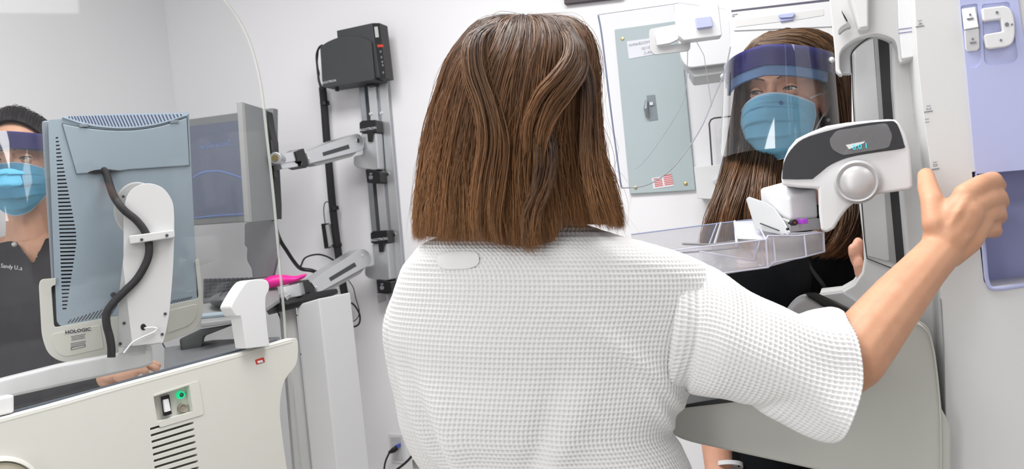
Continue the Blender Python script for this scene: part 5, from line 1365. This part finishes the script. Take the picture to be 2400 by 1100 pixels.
# white box under the head
f0 = [W(1849, 462, 1.285), W(1916, 443, 1.31), W(1920, 513, 1.31), W(1853, 519, 1.285)]
ev = W(1779, 441, 1.37) - f0[0]
obj('paddle_socket', MB().extrude(f0, ev), WHITE, ma, .006, 4)
f1 = [W(1850, 518, 1.282), W(1921, 512, 1.308), W(1923, 538, 1.308), W(1853, 546, 1.282)]
obj('paddle_clamp', MB().extrude(f1, ev * .8), KNOB, ma, .002)
PCm = Pl(1885, 530, 1.290, 12)
obj('clamp_bush', MB().prism(PCm, circ(1863, 522, 7, 7, 20), -.010, .012), BLACK, ma)
obj('clamp_bush_core', MB().prism(PCm, circ(1863, 522, 3, 3, 12), -.0112, .002), mat('maroon', (110, 60, 60), .5), ma)
obj('release_button', MB().prism(PCm, rnd([(1880, 514), (1893, 512), (1895, 524), (1882, 525)], 2), -.014, .016), PURPLE, ma, .001)
lv_ = [W(1748, 468, 1.36), W(1754, 461, 1.36), W(1798, 476, 1.335), W(1815, 488, 1.32), W(1838, 520, 1.285), W(1853, 546, 1.265), W(1848, 551, 1.265), W(1832, 551, 1.275), W(1770, 538, 1.34)]
obj('release_lever', MB().extrude(lv_, Vector((.003, .006, 0))), mat('satin_grey', (186, 188, 190), .3, .2), ma, .0015)
obj('lever_slot', MB().tube([W(1782, 524, 1.326), W(1826, 541, 1.278)], .0011, 6), DARK, ma)
obj('lever_pin', MB().ball(W(1846, 537, 1.266), .0024), BLACK, ma)

# clear compression paddle
pd = thing('compression_paddle', 'clear plastic compression paddle tray with lilac-tinted edges, clipped below the white head', 'paddle', W(1720, 570, 1.3))
fr_ = [(1500, 598, 1.16), (1600, 584, 1.18), (1795, 562, 1.23), (1800, 553, 1.235), (1870, 553, 1.26), (1930, 545, 1.29)]
lo_ = [(1500, 676, 1.16), (1700, 640, 1.2), (1800, 627, 1.225), (1812, 616, 1.235), (1880, 604, 1.26), (1932, 590, 1.29)]
def sheet(P, Q, th=Vector((0, .003, 0))):
    mb = MB(); n_ = len(P); V = [W(*p) for p in P] + [W(*q_) for q_ in Q]
    V2 = [v_ + th for v_ in V]
    mb.v = V + V2
    for i in range(n_ - 1):
        mb.f += [(i, i + 1, n_ + i + 1, n_ + i), (2 * n_ + i + 1, 2 * n_ + i, 3 * n_ + i, 3 * n_ + i + 1), (i + 1, i, 2 * n_ + i, 2 * n_ + i + 1), (n_ + i, n_ + i + 1, 3 * n_ + i + 1, 3 * n_ + i)]
    mb.f += [(0, n_, 3 * n_, 2 * n_), (n_ - 1, 3 * n_ - 1, 4 * n_ - 1, 2 * n_ - 1)]
    return mb
obj('front_wall', sheet(fr_, lo_), PADDLE, pd)
bkT = [(1480, 550, 1.38), (1690, 523, 1.42), (1770, 514, 1.44)]; bkB = [(1480, 600, 1.38), (1690, 570, 1.42), (1775, 560, 1.44)]
obj('back_wall', sheet(bkT, bkB), PADDLE, pd)
flo = [(1500, 676, 1.16), (1800, 627, 1.225), (1932, 590, 1.29)]; flb = [(1480, 600, 1.38), (1775, 560, 1.44), (1915, 545, 1.44)]
obj('tray_floor', sheet(flo, flb, Vector((0, 0, .003))), PADDLE, pd)
def edge_t(name, pts, r_, m_=PADDLEE): return obj(name, MB().tube([W(*p) for p in pts], r_, 6), m_, pd)
edge_t('rim', fr_, .0014); edge_t('rim', lo_, .0014); edge_t('rim', bkT, .0012, ACRYLB)
for a_, b__ in (((1795, 562, 1.229), (1800, 627, 1.224)), ((1812, 556, 1.24), (1818, 616, 1.236)), ((1885, 552, 1.265), (1890, 602, 1.263)), ((1930, 545, 1.289), (1932, 590, 1.289)), ((1780, 562, 1.226), (1768, 612, 1.222))):
    edge_t('upright_rib', [a_, b__], .0015)
edge_t('cross_rib', [(1690, 523, 1.42), (1672, 580, 1.30)], .0022, ALUL); edge_t('cross_rib', [(1680, 526, 1.41), (1660, 578, 1.30)], .0012, ACRYLB)
edge_t('cross_rib', [(1722, 519, 1.43), (1727, 575, 1.33)], .0022); edge_t('cross_rib', [(1600, 572, 1.25), (1660, 574, 1.28), (1722, 570, 1.33)], .002, MIDGREY)
edge_t('cross_rib', [(1560, 596, 1.22), (1660, 588, 1.26), (1730, 581, 1.3), (1718, 577, 1.32)], .0016, INKG); edge_t('cross_rib', [(1640, 590, 1.24), (1700, 600, 1.22), (1768, 612, 1.222)], .0014)
edge_t('cross_rib', [(1770, 514, 1.44), (1795, 562, 1.23)], .0012); edge_t('cross_rib', [(1835, 548, 1.27), (1930, 545, 1.289)], .0012)
obj('mount_tongue', sheet([(1720, 520, 1.40), (1772, 516, 1.40), (1860, 552, 1.27)], [(1728, 560, 1.36), (1790, 562, 1.32), (1862, 556, 1.262)]), PADDLEE, pd)

# detector housing
DH = Pl(1900, 950, 1.22, -16)
det = spl([(1566, 957), (1556, 978), (1560, 1002), (1580, 1022), (1620, 1038), (1700, 1056), (1800, 1078), (1900, 1100), (2000, 1122)], 3) + [(2230, 1180), (2230, 1000)] + spl([(2208, 960), (2200, 880), (2192, 830), (2180, 785), (2162, 762), (2140, 752)], 3) + spl([(2125, 760), (2100, 795), (2086, 828), (2060, 862), (2030, 888), (2000, 902)], 3) + [(1850, 920), (1700, 938), (1580, 953)]
dh = thing('detector_housing', 'smooth rounded grey detector housing of the machine, below the robe sleeve', 'detector housing', W(1900, 1300, 1.3))
obj('housing', MB().prism(DH, det, 0, .22), DETGREY, dh, .03, 6, 40)
tp = spl([(1560, 956), (1700, 932), (1850, 914), (2000, 890), (2030, 876), (2058, 850), (2076, 828)], 3) + [(2092, 826), (2084, 846), (2060, 872), (2030, 895), (2000, 908), (1850, 930), (1700, 946), (1562, 962)]
obj('black_top_edge', MB().prism(DH, tp, -.002, .18), BLACK, dh, .002)
obj('cover_line', MB().tube([DH.hit(x, y, -.002) for x, y in spl([(2142, 750), (2160, 758), (2176, 775), (2187, 815), (2194, 860), (2203, 950), (2206, 1040), (2206, 1110)], 4)], .0012, 6), DETGREY, dh)
# grey padded grip with black edge
gg = thing('padded_rest', 'grey padded rest with a black edge strip, just above the white sleeve', 'arm rest', W(1940, 780, 1.42))
GR = Pl(1940, 740, 1.36, -20)
obj('pad', MB().prism(GR, spl([(1838, 745), (1858, 712), (1882, 698), (1905, 702), (1960, 735), (2010, 760), (2030, 820), (1960, 840), (1850, 800)], 3, True), 0, .06), GREY, gg, .008, 4, 50)
obj('edge_strip', MB().prism(GR, [(1886, 690), (1912, 690), (1945, 705), (1990, 726), (2035, 748), (2050, 775), (2005, 765), (1960, 735), (1925, 716)], -.006, .03), BLACK, gg, .003)

# clear patient face shield on its bracket
fsd = thing('machine_face_shield', 'large clear acrylic sheet with a pale edge, hanging in front of the electrical cabinet', 'acrylic shield', W(1560, 200, 1.62))
FS = Pl(1560, 220, 1.62, -6)
ou = [(1398, 34)] + [(1590, 6), (1698, 20), (1710, 50)] + spl([(1712, 110), (1700, 165), (1675, 225), (1648, 290), (1615, 345), (1575, 395), (1535, 425), (1500, 438), (1456, 441)], 3)
obj('acrylic_sheet', MB().prism(FS, rnd(ou, 3, 2), 0, .004), ACRYL, fsd, flat=True)
obj('sheet_edge', MB().tube([FS.hit(x, y, .002) for x, y in [(1402, 34), (1590, 7)]], .0012, 6), ACRYLE, fsd)
obj('sheet_edge', MB().tube([FS.hit(x, y, .002) for x, y in spl([(1402, 36), (1410, 80), (1422, 180), (1438, 310), (1456, 440)], 3)], .0017, 8), ACRYLB, fsd)
obj('sheet_edge', MB().tube([FS.hit(x, y, .002) for x, y in ou[4:]], .0013, 8), ACRYLE, fsd)
obj('inner_edge', MB().tube([FS.hit(x, y, .03) for x, y in spl([(1612, 60), (1611, 150), (1606, 215), (1590, 260), (1550, 325), (1510, 378), (1490, 396)], 3)], .0008, 8), ACRYLE, fsd)
obj('sheet_flange', MB().tube([FS.hit(x, y, .002) for x, y in [(1612, 60), (1650, 130), (1668, 250)]], .0006, 6), ACRYLE, fsd)
obj('mount_block', MB().prism(FS, rnd([(1583, 24), (1600, 16), (1684, 8), (1693, 84), (1602, 96), (1590, 84)], 5), -.035, .03), WHITE, fsd, .005, 4)
obj('lavender_button', MB().prism(FS, rnd([(1629, 41), (1667, 37), (1671, 62), (1634, 67)], 3), -.043, .012), LAV, fsd, .0015)
frm = rnd([(1521, 68), (1590, 56), (1618, 92), (1618, 118), (1534, 128), (1524, 118)], 8)
obj('bracket_frame', MB().prism(FS, frm, -.008, .007), GREY, fsd, .002, cut=MB().prism(FS, rnd([(1536, 78), (1600, 68), (1602, 98), (1540, 107)], 4), -.02, .04))
obj('bracket_tongue', MB().prism(FS, rnd([(1536, 78), (1566, 72), (1590, 62), (1592, 92), (1570, 102), (1540, 107)], 4), -.016, .01), WHITE, fsd, .003)
